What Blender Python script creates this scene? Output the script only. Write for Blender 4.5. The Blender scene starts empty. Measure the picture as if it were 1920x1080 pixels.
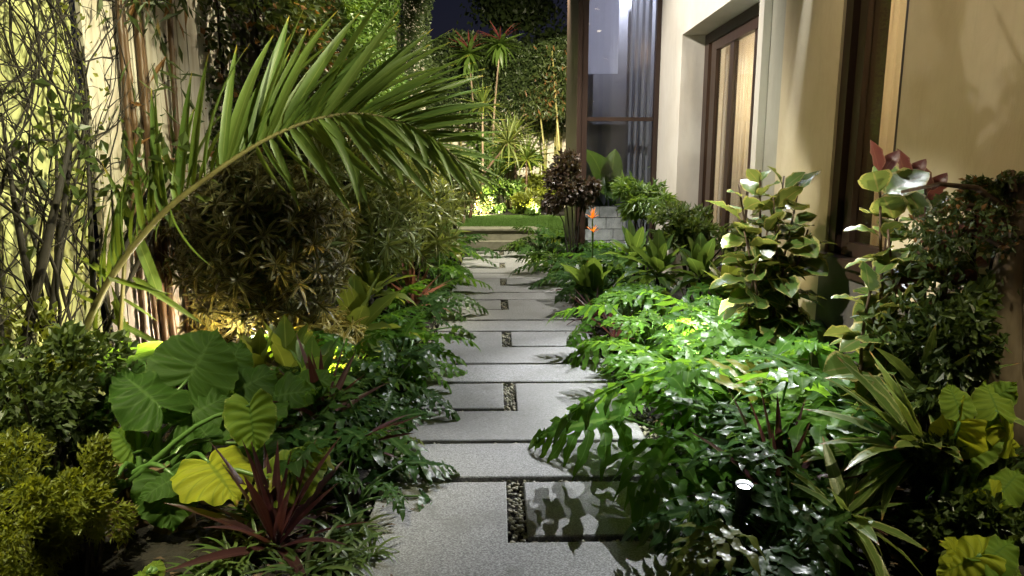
import bpy, math, random
from mathutils import Vector, Matrix, Euler
R = math.radians
random.seed(7)
rnd = random.random
def U(a, b): return a + (b - a) * random.random()
scene = bpy.context.scene
COL = scene.collection

# ------------------------------------------------------------------ camera, sky, moon, exposure
CAM = Vector((0, 0, 1.6)); FPX = 1300.0; PITCH = math.atan(228 / 1300); YAW = math.atan(29 * math.cos(PITCH) / 1300)
cam = bpy.data.cameras.new('camera'); cam.sensor_width = 36; cam.lens = 36 * FPX / 1920
cam.clip_start = 0.05; cam.clip_end = 500
camo = bpy.data.objects.new('camera', cam); COL.objects.link(camo)
camo.location = CAM; camo.rotation_euler = (math.pi / 2 - PITCH, 0, -YAW)
scene.camera = camo
CM = Euler((math.pi / 2 - PITCH, 0, -YAW)).to_matrix()

w = bpy.data.worlds.new('World'); scene.world = w; w.use_nodes = True
nt = w.node_tree; bg = nt.nodes['Background']
sky = nt.nodes.new('ShaderNodeTexSky'); sky.sky_type = 'NISHITA'; sky.sun_disc = False
sky.sun_elevation = R(25); sky.sun_rotation = R(60)
tint = nt.nodes.new('ShaderNodeMix'); tint.data_type = 'RGBA'; tint.blend_type = 'MULTIPLY'
tint.inputs[0].default_value = 1; tint.inputs[7].default_value = (.80, .62, .85, 1)
nt.links.new(sky.outputs[0], tint.inputs[6]); nt.links.new(tint.outputs[2], bg.inputs[0])
bg.inputs[1].default_value = 0.0042
sun = bpy.data.lights.new('moon', 'SUN'); sun.energy = 0.02; sun.angle = R(0.5); sun.color = (.85, .9, 1)
suno = bpy.data.objects.new('moon', sun); COL.objects.link(suno); suno.rotation_euler = (R(65), 0, R(120))
vs = scene.view_settings
vs.view_transform = 'Standard'; vs.look = 'None'; vs.exposure = 0.0; vs.gamma = 1; vs.use_curve_mapping = False
scene.cycles.use_denoising = True
scene.cycles.max_bounces = 6; scene.cycles.diffuse_bounces = 3; scene.cycles.transmission_bounces = 4
scene.cycles.transparent_max_bounces = 10; scene.cycles.sample_clamp_indirect = 4.0
scene.cycles.caustics_reflective = False; scene.cycles.caustics_refractive = False

def at(px, py, Y):
    """world point seen at photo pixel (px,py) on the plane y = Y"""
    d = CM @ Vector(((px - 960) / FPX, -(py - 540) / FPX, -1))
    return CAM + d * (Y / d.y)
def ground(px, Y):
    return Vector(((px - 931) / 1300 * Y * 1.0, Y, 0))

# ------------------------------------------------------------------ helpers
def tag(o, label=None, cat=None, group=None, kind=None):
    if label: o['label'] = label
    if cat: o['category'] = cat
    if group: o['group'] = group
    if kind: o['kind'] = kind
    return o
def thing(name, label, cat, loc=(0, 0, 0), group=None):
    o = bpy.data.objects.new(name, None); COL.objects.link(o); o.location = loc; o.empty_display_size = .1
    return tag(o, label, cat, group)
def link(name, mesh, parent=None, M=None):
    o = bpy.data.objects.new(name, mesh); COL.objects.link(o)
    if parent is not None: o.parent = parent
    if M is not None: o.matrix_basis = M
    return o
class MB:
    def __init__(s): s.v = []; s.f = []; s.uv = []; s.m = []
    def add(s, v, f, uv=None, m=0, M=None):
        b = len(s.v)
        s.v += [tuple(M @ Vector(p)) for p in v] if M is not None else [tuple(p) for p in v]
        s.f += [tuple(i + b for i in q) for q in f]
        s.uv += uv if uv else [(.5, .5)] * len(v)
        s.m += [m] * len(f)
        return s
    def merge(s, o, M=None):
        b = len(s.v)
        s.v += [tuple(M @ Vector(p)) for p in o.v] if M is not None else o.v
        s.f += [tuple(i + b for i in q) for q in o.f]; s.uv += o.uv; s.m += o.m
    def box(s, a, b, m=0):
        x0, y0, z0 = a; x1, y1, z1 = b
        v = [(x0,y0,z0),(x1,y0,z0),(x1,y1,z0),(x0,y1,z0),(x0,y0,z1),(x1,y0,z1),(x1,y1,z1),(x0,y1,z1)]
        return s.add(v, [(0,3,2,1),(4,5,6,7),(0,1,5,4),(1,2,6,5),(2,3,7,6),(3,0,4,7)], None, m)
    def tube(s, pts, rad, n=6, m=0, cap=True):
        pts = [Vector(p) for p in pts]
        if not hasattr(rad, '__len__'): rad = [rad] * len(pts)
        v = []; uv = []; f = []
        up = Vector((0.31, .17, .93))
        for i, p in enumerate(pts):
            d = (pts[min(i + 1, len(pts) - 1)] - pts[max(i - 1, 0)]).normalized()
            a = d.cross(up)
            if a.length < 1e-3: a = d.cross(Vector((1, 0, 0)))
            a.normalize(); b = d.cross(a)
            for k in range(n):
                t = 2 * math.pi * k / n
                v.append(p + (a * math.cos(t) + b * math.sin(t)) * rad[i]); uv.append((k / n, i / max(1, len(pts) - 1)))
        for i in range(len(pts) - 1):
            for k in range(n):
                f.append((i*n+k, i*n+(k+1) % n, (i+1)*n+(k+1) % n, (i+1)*n+k))
        if cap: f.append(tuple(range(n))[::-1]); f.append(tuple((len(pts)-1)*n + k for k in range(n)))
        return s.add(v, f, uv, m)
    def mesh(s, name, mats, smooth=True):
        me = bpy.data.meshes.new(name); me.from_pydata(s.v, [], s.f)
        for m in (mats if isinstance(mats, (list, tuple)) else [mats]): me.materials.append(m)
        l = me.uv_layers.new(name='uv')
        idx = [i for q in s.f for i in q]
        l.data.foreach_set('uv', [c for i in idx for c in s.uv[i]])
        me.polygons.foreach_set('material_index', s.m)
        me.polygons.foreach_set('use_smooth', [smooth] * len(s.f))
        me.update(); return me
    def obj(s, name, mats, parent=None, smooth=False, M=None):
        return link(name, s.mesh(name, mats, smooth), parent, M)
def frame(o, t, n, sc=None, roll=0):
    y = (t - o); L = y.length; y.normalize()
    z = Vector(n); z = z - y * z.dot(y)
    if z.length < 1e-4: z = Vector((0, 0, 1)) - y * y.z
    z.normalize(); x = y.cross(z)
    m = Matrix((x, y, z)).transposed().to_4x4() @ Matrix.Rotation(roll, 4, 'Y')
    return Matrix.Translation(o) @ m @ Matrix.Scale(L if sc is None else sc, 4)
def rot(loc, az, el=0, roll=0, sc=1):
    return Matrix.Translation(loc) @ Matrix.Rotation(az, 4, 'Z') @ Matrix.Rotation(el, 4, 'X') @ Matrix.Rotation(roll, 4, 'Y') @ Matrix.Scale(sc, 4)
def spline(pts, n):
    pts = [Vector(p) for p in pts]; P = [pts[0]*2-pts[1]] + pts + [pts[-1]*2-pts[-2]]; out = []
    for k in range(n + 1):
        x = k / n * (len(pts) - 1); i = min(int(x), len(pts) - 2); t = x - i
        a, b, c, d = P[i:i+4]
        out.append(.5 * ((2*b) + (c-a)*t + (2*a-5*b+4*c-d)*t*t + (3*b-a-3*c+d)*t*t*t))
    return out

# ------------------------------------------------------------------ materials
class N:
    def __init__(s, name):
        s.mat = bpy.data.materials.new(name); s.mat.use_nodes = True; s.t = s.mat.node_tree
        s.p = s.t.nodes['Principled BSDF']; s.out = s.t.nodes['Material Output']
    def n(s, typ, **k):
        x = s.t.nodes.new('ShaderNode' + typ)
        for a, b in k.items(): setattr(x, a, b)
        return x
    def l(s, a, b): s.t.links.new(a, b)
    def put(s, v, sock):
        if hasattr(v, 'links'): s.l(v, sock)
        elif isinstance(v, tuple): sock.default_value = (*v[:3], 1) if len(sock.default_value) == 4 else v
        else: sock.default_value = v
    def math(s, op, a, b=0.0, c=0.0, clamp=False):
        x = s.n('Math', operation=op, use_clamp=clamp); s.put(a, x.inputs[0]); s.put(b, x.inputs[1]); s.put(c, x.inputs[2]); return x.outputs[0]
    def step(s, v, a, b):
        x = s.n('MapRange', interpolation_type='SMOOTHSTEP'); s.put(v, x.inputs[0]); x.inputs[1].default_value = a; x.inputs[2].default_value = b; return x.outputs[0]
    def mix(s, f, a, b, mode='MIX'):
        x = s.n('Mix', data_type='RGBA', blend_type=mode); s.put(f, x.inputs[0]); s.put(a, x.inputs[6]); s.put(b, x.inputs[7]); return x.outputs[2]
    def noise(s, scale, detail=3, rough=.55, coord='Object', stretch=None, dist=0):
        c = s.n('TexCoord'); x = s.n('TexNoise'); x.inputs['Scale'].default_value = scale; x.inputs['Detail'].default_value = detail
        x.inputs['Roughness'].default_value = rough; x.inputs['Distortion'].default_value = dist
        src = s.n('NewGeometry').outputs['Position'] if coord == 'World' else c.outputs[coord]
        if stretch:
            mp = s.n('Mapping'); mp.inputs['Scale'].default_value = stretch; s.l(src, mp.inputs[0]); src = mp.outputs[0]
        s.l(src, x.inputs['Vector']); return x.outputs['Fac']
    def bump(s, h, strength=.3, dist=.01):
        b = s.n('Bump'); b.inputs['Strength'].default_value = strength; b.inputs['Distance'].default_value = dist
        s.l(h, b.inputs['Height']); s.l(b.outputs[0], s.p.inputs['Normal']); return b.outputs[0]
    def set(s, base=None, rough=None, spec=None, metal=None):
        if base is not None: s.put(base, s.p.inputs['Base Color'])
        if rough is not None: s.put(rough, s.p.inputs['Roughness'])
        if spec is not None: s.p.inputs['Specular IOR Level'].default_value = spec
        if metal is not None: s.p.inputs['Metallic'].default_value = metal
        return s

def geo_pos(): return None
def leaf_mat(name, c1, c2, vein=None, vein_n=0, edge=None, edge_at=.78, tip=None, tip_at=.9, stripe=None, trans=.4, tcol=None,
             rough=.34, per_island=False, spots=None, spec=.5, bump=(45, .25)):
    s = N(name)
    uv = s.n('UVMap'); sx = s.n('SeparateXYZ'); s.l(uv.outputs[0], sx.inputs[0])
    u, v = sx.outputs[0], sx.outputs[1]
    m = s.math('MULTIPLY', s.math('ABSOLUTE', s.math('SUBTRACT', u, .5)), 2.0)
    if per_island: r = s.n('NewGeometry').outputs['Random Per Island']
    else: r = s.n('ObjectInfo').outputs['Random']
    nz = s.noise(7, 2)
    f = s.math('ADD', s.math('MULTIPLY', r, .75), s.math('MULTIPLY', s.math('SUBTRACT', nz, .35), .7), clamp=True)
    col = s.mix(f, c1, c2)
    if spots: col = s.mix(s.step(r, 1 - spots[1], 1 - spots[1] + .02), col, spots[0])
    if stripe is not None: col = s.mix(s.step(m, stripe[1], stripe[2]), col, stripe[0])
    h = None
    if vein is not None:
        mid = s.math('SUBTRACT', 1.0, s.step(m, .03, .09))
        k = mid
        if vein_n:
            wv = s.math('SINE', s.math('MULTIPLY', s.math('SUBTRACT', v, s.math('MULTIPLY', m, .12)), vein_n * 6.283))
            lat = s.step(wv, .80, 1.0)
            k = s.math('MAXIMUM', mid, s.math('MULTIPLY', lat, .8)); h = wv
        col = s.mix(s.math('MULTIPLY', k, .75), col, vein)
        if vein_n:
            fine = s.math('SINE', s.math('ADD', s.math('MULTIPLY', v, vein_n * 6.283 * 5), s.math('MULTIPLY', m, 26)))
            col = s.mix(s.math('MULTIPLY', s.step(fine, .3, 1), .16), col, vein)
            col = s.mix(s.math('MULTIPLY', s.step(s.noise(5, 4, .65), .55, .75), .35), col, tuple(x * .5 for x in c1))
            col = s.mix(s.math('MULTIPLY', s.step(s.noise(38, 2, .5), .70, .76), .7), col, (.12, .085, .03))
    if edge is not None:
        jag = s.math('ADD', m, s.math('MULTIPLY', s.math('SUBTRACT', s.noise(30, 2), .5), .5))
        col = s.mix(s.step(jag, edge_at, edge_at + .08), col, edge)
    if tip is not None:
        tv = s.math('ADD', v, s.math('MULTIPLY', s.math('SUBTRACT', s.noise(14, 2), .5), .2))
        col = s.mix(s.step(tv, tip_at, min(1.0, tip_at + .12)), col, tip)
    s.set(col, rough, spec)
    s.p.inputs['Coat Weight'].default_value = 0.0
    s.bump(s.noise(bump[0], 2), bump[1], .18 / bump[0])
    tr = s.n('BsdfTranslucent')
    if tcol is not None:
        tc = s.mix(.55, s.mix(1.0, col, (2.2, 2.2, 1.2), 'MULTIPLY'), tcol)
    else:
        tc = s.mix(1.0, col, (2.6, 2.4, 1.1), 'MULTIPLY')
    s.l(tc, tr.inputs[0])
    ms = s.n('MixShader'); ms.inputs[0].default_value = trans
    s.l(s.p.outputs[0], ms.inputs[1]); s.l(tr.outputs[0], ms.inputs[2]); s.l(ms.outputs[0], s.out.inputs[0])
    return s.mat

def plain(name, c1, c2=None, scale=6, rough=.6, bump=.15, stretch=None, spec=.4, metal=0, dist=.006, det=4):
    s = N(name)
    nz = s.noise(scale, det, .6, 'World', stretch)
    s.set(s.mix(s.step(nz, .3, .72), c1, c2 or tuple(c * .8 for c in c1)), rough, spec, metal)
    if bump: s.bump(nz, bump, dist)
    return s.mat

M = {}
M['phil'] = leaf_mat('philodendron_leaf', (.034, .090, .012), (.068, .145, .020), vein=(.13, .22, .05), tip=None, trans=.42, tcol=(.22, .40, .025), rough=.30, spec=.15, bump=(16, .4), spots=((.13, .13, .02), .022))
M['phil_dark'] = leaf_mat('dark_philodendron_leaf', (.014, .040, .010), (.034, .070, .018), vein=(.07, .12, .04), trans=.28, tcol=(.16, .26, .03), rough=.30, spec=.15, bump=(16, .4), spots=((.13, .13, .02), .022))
M['phil_stalk'] = leaf_mat('green_stalk', (.06, .13, .03), (.09, .16, .04), trans=.1, rough=.35)
M['aloc'] = leaf_mat('elephant_ear_leaf', (.026, .062, .011), (.040, .085, .015), vein=(.075, .14, .035), vein_n=9, edge=(.08, .13, .03), edge_at=.965, trans=.42, tcol=(.22, .36, .03), rough=.48, spec=.10, bump=(70, .6))
M['aloc_yellow'] = leaf_mat('yellowing_elephant_ear_leaf', (.24, .28, .022), (.30, .31, .025), vein=(.12, .18, .02), vein_n=9, tip=(.33, .19, .07), tip_at=.86, trans=.45, tcol=(.5, .5, .05), rough=.5, spec=.10, bump=(70, .6))
M['aloc_half'] = leaf_mat('paling_elephant_ear_leaf', (.09, .16, .022), (.15, .2, .025), vein=(.05, .11, .02), vein_n=9, edge=(.24, .26, .08), edge_at=.95, trans=.45, tcol=(.36, .42, .04), rough=.5, spec=.10, bump=(70, .6))
M['palm'] = leaf_mat('palm_leaflet', (.050, .095, .018), (.10, .145, .028), vein=(.17, .20, .06), tip=(.36, .27, .04), tip_at=.88, trans=.35, tcol=(.25, .3, .04), rough=.46, spec=.35)
M['palm_rib'] = plain('palm_rachis', (.12, .11, .035), (.08, .065, .02), 20, .5)
M['cord'] = leaf_mat('maroon_cordyline_blade', (.024, .009, .012), (.058, .022, .025), vein=(.085, .04, .04), tip=(.13, .06, .045), tip_at=.95, trans=.22, tcol=(.2, .05, .05), rough=.36)
M['cord_pink'] = leaf_mat('pinkish_cordyline_blade', (.16, .05, .06), (.30, .13, .12), vein=(.3, .16, .14), trans=.3, tcol=(.4, .15, .12), rough=.4)
M['rosette'] = leaf_mat('variegated_dracaena_leaf', (.016, .022, .009), (.026, .034, .011), stripe=((.12, .108, .04), .45, .62), trans=.22, tcol=(.4, .32, .06), rough=.4, per_island=True)
M['rosette_y'] = leaf_mat('yellow_dracaena_leaf', (.09, .10, .02), (.14, .14, .03), stripe=((.42, .34, .11), .38, .55), trans=.35, tcol=(.5, .4, .08), rough=.42, per_island=True)
M['rosette_g'] = leaf_mat('narrow_dracaena_leaf', (.045, .08, .02), (.11, .13, .035), stripe=((.18, .19, .06), .6, .8), trans=.33, tcol=(.3, .32, .06), rough=.4, per_island=True)
M['ficus'] = leaf_mat('variegated_rubber_leaf', (.042, .08, .018), (.075, .115, .024), vein=(.15, .13, .05), edge=(.25, .22, .075), edge_at=.80, trans=.25, tcol=(.28, .24, .05), rough=.26, spec=.55)
M['ficus_red'] = leaf_mat('young_red_rubber_leaf', (.05, .012, .012), (.075, .022, .018), vein=(.14, .06, .04), edge=(.16, .08, .06), edge_at=.85, trans=.3, tcol=(.4, .12, .08), rough=.28)
M['strap'] = leaf_mat('striped_strap_leaf', (.045, .085, .020), (.095, .13, .035), vein=(.20, .22, .09), edge=(.20, .21, .09), edge_at=.75, tip=(.26, .12, .05), tip_at=.9, trans=.28, tcol=(.25, .3, .05), rough=.34)
M['broad'] = leaf_mat('broad_green_leaf', (.03, .075, .016), (.07, .13, .026), vein=(.18, .24, .07), trans=.38, tcol=(.28, .38, .05), rough=.34)
M['ginger'] = leaf_mat('ginger_leaf', (.045, .09, .016), (.12, .15, .024), vein=(.2, .24, .06), trans=.4, tcol=(.42, .42, .05), rough=.38)
M['hedge_brown'] = leaf_mat('mixed_hedge_leaf', (.030, .052, .015), (.075, .095, .026), trans=.28, per_island=True, spots=((.17, .085, .03), .14), rough=.42)
M['hedge_green'] = leaf_mat('bright_hedge_leaf', (.045, .095, .018), (.11, .17, .032), trans=.36, per_island=True, rough=.42)
M['hedge_dark'] = leaf_mat('dark_hedge_leaf', (.024, .044, .014), (.06, .085, .024), trans=.25, per_island=True, rough=.45)
M['shrub'] = leaf_mat('small_shrub_leaf', (.022, .04, .012), (.06, .085, .02), trans=.3, per_island=True, rough=.4)
M['shrub_red'] = leaf_mat('bronze_shrub_leaf', (.03, .03, .018), (.075, .045, .03), trans=.25, per_island=True, rough=.4)
M['yellow_shrub'] = leaf_mat('yellow_green_shrub_leaf', (.075, .10, .012), (.17, .19, .02), trans=.42, tcol=(.42, .42, .03), per_island=True, rough=.5)
M['grassy'] = leaf_mat('grassy_leaf', (.04, .075, .018), (.085, .12, .03), trans=.3, per_island=True, rough=.38)
M['petal'] = leaf_mat('orange_petal', (.55, .14, .01), (.6, .2, .02), trans=.4, rough=.45)
M['red_spike'] = leaf_mat('red_flower_spike', (.13, .028, .028), (.17, .045, .04), trans=.3, rough=.5)
M['bark'] = plain('brown_bark', (.11, .065, .035), (.045, .028, .017), 28, .8, .5, (1, 1, .35))
M['bark_dark'] = plain('dark_bark', (.009, .007, .005), (.020, .015, .010), 25, .8, .4, (1, 1, .4))
M['bark_pale'] = plain('pale_weathered_bark', (.26, .20, .14), (.13, .09, .06), 9, .8, .5, (1, 1, .25), dist=.03)
M['cane'] = plain('brown_bamboo_cane', (.11, .06, .026), (.055, .03, .015), 10, .45, .1, (1, 1, .1))
M['cane_y'] = plain('yellow_bamboo_cane', (.32, .27, .10), (.2, .2, .07), 10, .4, .1, (1, 1, .1))
M['soil'] = plain('dark_garden_soil', (.016, .012, .009), (.006, .005, .004), 22, .95, .8, dist=.04)
M['steel'] = plain('black_powder_coat', (.015, .015, .016), (.02, .02, .021), 60, .45, .05)
M['frame'] = plain('dark_bronze_frame', (.026, .014, .010), (.036, .020, .014), 12, .38, .08, (1, 1, .05))
M['wood'] = plain('stained_door_wood', (.045, .025, .017), (.027, .015, .010), 18, .4, .12, (1, 1, .04))
M['fence'] = plain('whitewashed_board', (.50, .45, .38), (.33, .28, .22), 10, .7, .15, (1, 1, .12))
M['rail'] = plain('fence_rail', (.12, .09, .07), (.08, .06, .045), 12, .8, .15)
M['step'] = plain('pale_step_stone', (.20, .19, .145), (.13, .125, .09), 9, .75, .2)

def plaster(name, c1, c2):
    s = N(name); a = s.noise(1.3, 4, .6, 'World'); b = s.noise(170, 3, .6, 'World'); c = s.noise(9, 4, .6, 'World', (1, 1, .25))
    col = s.mix(s.step(a, .3, .7), c1, c2); col = s.mix(s.math('MULTIPLY', s.step(c, .5, .8), .18), col, tuple(x * .6 for x in c1))
    d = s.noise(3.5, 6, .7, 'World', (1, 1, .5), .8); col = s.mix(s.math('MULTIPLY', s.step(d, .48, .66), .16), col, tuple(x * .75 for x in c2))
    st = s.noise(14, 4, .6, 'World', (1, 1, .06)); col = s.mix(s.math('MULTIPLY', s.step(st, .55, .75), .14), col, tuple(x * .62 for x in c1))
    s.set(col, .85, .2); s.bump(s.math('ADD', s.math('MULTIPLY', b, .6), s.math('MULTIPLY', d, 4.0)), .3, .006); return s.mat
M['plaster'] = plaster('cream_plaster', (.60, .555, .48), (.54, .49, .41))
M['plaster_warm'] = plaster('tan_plaster', (.52, .43, .30), (.46, .365, .24))
M['plaster_grey'] = plaster('grey_plaster', (.34, .32, .26), (.27, .25, .2))
M['plaster_left'] = plaster('weathered_garden_wall_plaster', (.44, .45, .22), (.33, .34, .14))
M['stone_wall'] = plain('dark_plinth_stone', (.10, .085, .07), (.06, .05, .042), 6, .7, .3)
M['stone_lit'] = plain('rough_grey_stone', (.22, .22, .20), (.11, .11, .10), 7, .8, .5, dist=.02)

def slab_mat():
    s = N('flamed_granite')
    a = s.noise(210, 3, .7, 'World', (.55, 1, 1)); b = s.noise(60, 4, .65, 'World'); c = s.noise(1.6, 4, .6, 'World')
    r = s.n('ObjectInfo').outputs['Random']
    base = s.mix(s.step(a, .36, .66), (.10, .10, .10), (.36, .36, .362))
    base = s.mix(s.math('MULTIPLY', s.step(b, .47, .68), .62), base, (.10, .10, .102))
    base = s.mix(s.math('MULTIPLY', s.step(c, .44, .66), .50), base, (.12, .118, .112))
    base = s.mix(s.math('MULTIPLY', r, .50), base, (.16, .158, .155))
    st = s.noise(3.2, 5, .7, 'World', dist=.6)
    base = s.mix(s.math('MULTIPLY', s.step(st, .58, .70), .38), base, (.085, .083, .075))
    s.set(base, s.math('ADD', .42, s.math('MULTIPLY', b, .3)), .45)
    s.bump(s.math('ADD', a, s.math('MULTIPLY', b, .8)), .55, .004); return s.mat
M['slab'] = slab_mat()
def pebble_mat():
    s = N('river_pebble'); r = s.n('NewGeometry').outputs['Random Per Island']
    cr = s.n('ValToRGB'); e = cr.color_ramp
    e.elements[0].color = (.10, .095, .075, 1); e.elements[1].color = (.34, .31, .23, 1)
    x = e.elements.new(.4); x.color = (.19, .185, .13, 1); x = e.elements.new(.75); x.color = (.26, .24, .16, 1)
    s.l(r, cr.inputs[0]); nz = s.noise(120, 2, .5, 'World')
    s.set(s.mix(s.math('MULTIPLY', nz, .4), cr.outputs[0], (.08, .08, .06)), .5, .5); return s.mat
M['pebble'] = pebble_mat()
def grass_mat():
    s = N('mown_grass'); r = s.n('NewGeometry').outputs['Random Per Island']
    s.set(s.mix(r, (.045, .10, .016), (.09, .16, .028)), .5, .3); return s.mat
M['grass'] = grass_mat()
def glass_mat(name, tint, refl=1.45, add=.04):
    s = N(name); t = s.n('BsdfTransparent'); t.inputs[0].default_value = (*tint, 1); g = s.n('BsdfGlossy'); g.inputs['Roughness'].default_value = .02
    fr = s.n('LayerWeight'); m = s.n('MixShader')
    s.l(s.math('ADD', s.math('MULTIPLY', s.math('POWER', fr.outputs[1], 5.0), .8), add, clamp=True), m.inputs[0]); s.l(t.outputs[0], m.inputs[1]); s.l(g.outputs[0], m.inputs[2]); s.l(m.outputs[0], s.out.inputs[0]); return s.mat
M['glass'] = glass_mat('window_glass', (.82, .84, .86))
def cloth(name, c, trans=.4):
    s = N(name); s.set(c, .85, .1); nz = s.noise(140, 2, .5, 'World', (1, 1, .1)); s.bump(nz, .1, .003)
    tr = s.n('BsdfTranslucent'); tr.inputs[0].default_value = (*c, 1); m = s.n('MixShader'); m.inputs[0].default_value = trans
    s.l(s.p.outputs[0], m.inputs[1]); s.l(tr.outputs[0], m.inputs[2]); s.l(m.outputs[0], s.out.inputs[0]); return s.mat
M['curtain'] = cloth('cream_curtain', (.66, .57, .42)); M['blind'] = cloth('white_roller_blind', (.72, .72, .78), .6); M['drape'] = cloth('grey_drape', (.26, .26, .285), .3)
def emit(name, c, st):
    s = N(name); s.p.inputs['Emission Color'].default_value = (*c, 1); s.p.inputs['Emission Strength'].default_value = st; s.set((.8, .8, .8), .3); return s.mat
M['lens'] = emit('lit_lens', (.92, .97, 1), 60); M['lens_warm'] = emit('lit_warm_lens', (1, .82, .5), 14); M['bulb'] = emit('lit_bulb', (1, .72, .4), 8)

# ------------------------------------------------------------------ leaf shapes
def strap_mb(w=.06, droop=.2, fold=.15, n=7, prof=None, m=0, wave=0, twist=0):
    """blade along +Y of length 1; UV u across, v along"""
    mb = MB(); v = []; uv = []; f = []
    prof = prof or (lambda t: (min(1, t / .12) ** .6) * (1 - max(0, (t - .45) / .55) ** 1.8) * .98 + .02)
    ang = 0; y = z = 0
    for i in range(n + 1):
        t = i / n
        if i: ang = -droop * 2 * t; y += math.cos(ang) / n; z += math.sin(ang) / n
        h = w * prof(t); tw = twist * t
        wz = wave * math.sin(t * 17) * h
        for k, s_ in enumerate((-1, 0, 1)):
            x = s_ * h; zz = abs(s_) * h * fold + wz * s_
            v.append((x * math.cos(tw) - zz * math.sin(tw), y - zz * math.sin(ang), z + zz * math.cos(ang) + x * math.sin(tw)))
            uv.append((k / 2, t))
    for i in range(n):
        for k in range(2): f.append((i*3+k, i*3+k+1, i*3+k+4, i*3+k+3))
    return mb.add(v, f, uv, m)
ELL = lambda t: max(.02, math.sin(math.pi * min(1, max(0, t)) ** .85) ** .75)
def ell_mb(w=.25, droop=.15, fold=.18, stalk=.12, m=0, n=8):
    mb = strap_mb(w, droop, fold, n, ELL, m, .12)
    mb.v = [(x, y * (1 - stalk) + stalk, z) for x, y, z in mb.v]
    mb.tube([(0, 0, 0), (0, stalk + .03, 0)], .012, 4, m, False); return mb
def lobed_blade(nl=6, width=.50, wob=.2, seed=0, droop=.4):
    """deeply cut leaf blade, unit length along +Y: wavy lobes, each with its own midrib, joined by a web along the main rib"""
    r = random.Random(seed); mb = MB()
    def bend(x, y, z=0):
        a = droop * y; return (x, math.sin(a) / droop, z - (1 - math.cos(a)) / droop - .30 * x * x)
    wid = lambda t: width * (.72 + .5 * min(1, t / .22) ** .8) * (1 - .80 * t ** 1.25)
    K = 4 * nl
    v = []; uv = []; f = []
    for i in range(K + 1):
        t = i / K; ww = .02 + .15 * wid(t) * (1 if 0 < i < K else .5) * (1 - .25 * math.cos(t * nl * 6.283))
        for k, s_ in enumerate((-1, 0, 1)): v.append(bend(s_ * ww, t * .84 - .02, .012 * abs(s_))); uv.append((.5 + s_ * .12, t))
    for i in range(K):
        for k in range(2): f.append((i*3+k, i*3+k+1, i*3+k+4, i*3+k+3))
    mb.add(v, f, uv)
    for side in (-1, 1):
        for j in range(nl):
            t = (j + .5) / nl; a0 = R(132 - 96 * t ** .75) + r.uniform(-.10, .10)
            L = wid(t) * r.uniform(.85, 1.15); hw = .84 / nl * .42 * (1.12 - .42 * t) * r.uniform(.9, 1.12); cx = side * .02; cy = t * .84
            n = 9; v = []; uv = []; f = []; ph = r.uniform(0, 6); tw = r.uniform(-.5, .5)
            for i in range(n + 1):
                q = i / n; a = a0 - .60 * q
                if i: cx += side * math.sin(a) * L / n; cy += math.cos(a) * L / n
                h0 = hw * (.80 + .35 * math.sin(math.pi * min(1, q * 1.15))) * (1 - max(0, (q - .62) / .38) ** 1.5 * .95)
                px, py = math.cos(a) * side, -math.sin(a)
                zc = .022 * math.sin(q * 6 + ph) - .09 * q * q
                for k, s_ in enumerate((-1, 0, 1)):
                    h = h0 * (1 + wob * 1.7 * math.sin(q * 15 + ph + s_ * 1.4)) if s_ else 0
                    zz = (.16 + .30 * math.sin(q * 13 + ph + s_ * 2)) * h + tw * q * s_ * h
                    v.append(bend(cx + px * h * s_, cy + py * h * s_, zc + zz)); uv.append((k / 2, q * .9))
            for i in range(n):
                for k in range(2): f.append((i*3+k, i*3+k+1, i*3+k+4, i*3+k+3))
            mb.add(v, f, uv)
    tl = strap_mb(.07, .1, .12, 5); mb.add([bend(x, y * .24 + .78, z) for x, y, z in tl.v], tl.f, tl.uv)
    return mb
def phil_leaf(name, reach, rise, blade, tilt, mats, seed, nl=8, width=.42):
    """petiole from the origin to (reach, rise), blade hanging off its end; the blade and its stalk are one leaf"""
    mb = MB()
    e = Vector((0, reach, rise))
    mb.tube(spline([(0, 0, 0), (0, reach * .35, rise * .62), e], 5), [.011, .010, .009, .008, .007, .006], 5, 1, False)
    b = lobed_blade(nl, width, .2, seed, .38)
    mb.merge(b, Matrix.Translation(e) @ Matrix.Rotation(tilt, 4, 'X') @ Matrix.Scale(blade, 4))
    return mb.mesh(name, mats)
PHIL = {}
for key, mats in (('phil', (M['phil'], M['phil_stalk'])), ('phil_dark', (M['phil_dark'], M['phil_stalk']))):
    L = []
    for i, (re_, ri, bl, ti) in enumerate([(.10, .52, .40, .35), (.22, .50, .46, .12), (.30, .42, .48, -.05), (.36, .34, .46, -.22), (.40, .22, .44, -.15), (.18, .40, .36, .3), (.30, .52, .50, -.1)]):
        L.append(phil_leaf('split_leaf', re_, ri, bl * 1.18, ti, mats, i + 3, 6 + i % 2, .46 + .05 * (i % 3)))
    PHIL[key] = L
    PHIL[key + '_fine'] = [phil_leaf('split_leaf', re_ * .8, ri * .62, bl * .78, ti, mats, i + 30, 6, .40) for i, (re_, ri, bl, ti) in enumerate([(.08, .5, .40, .5), (.2, .5, .44, .15), (.3, .42, .46, -.1), (.36, .3, .46, -.3), (.40, .2, .44, -.2)])]

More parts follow.
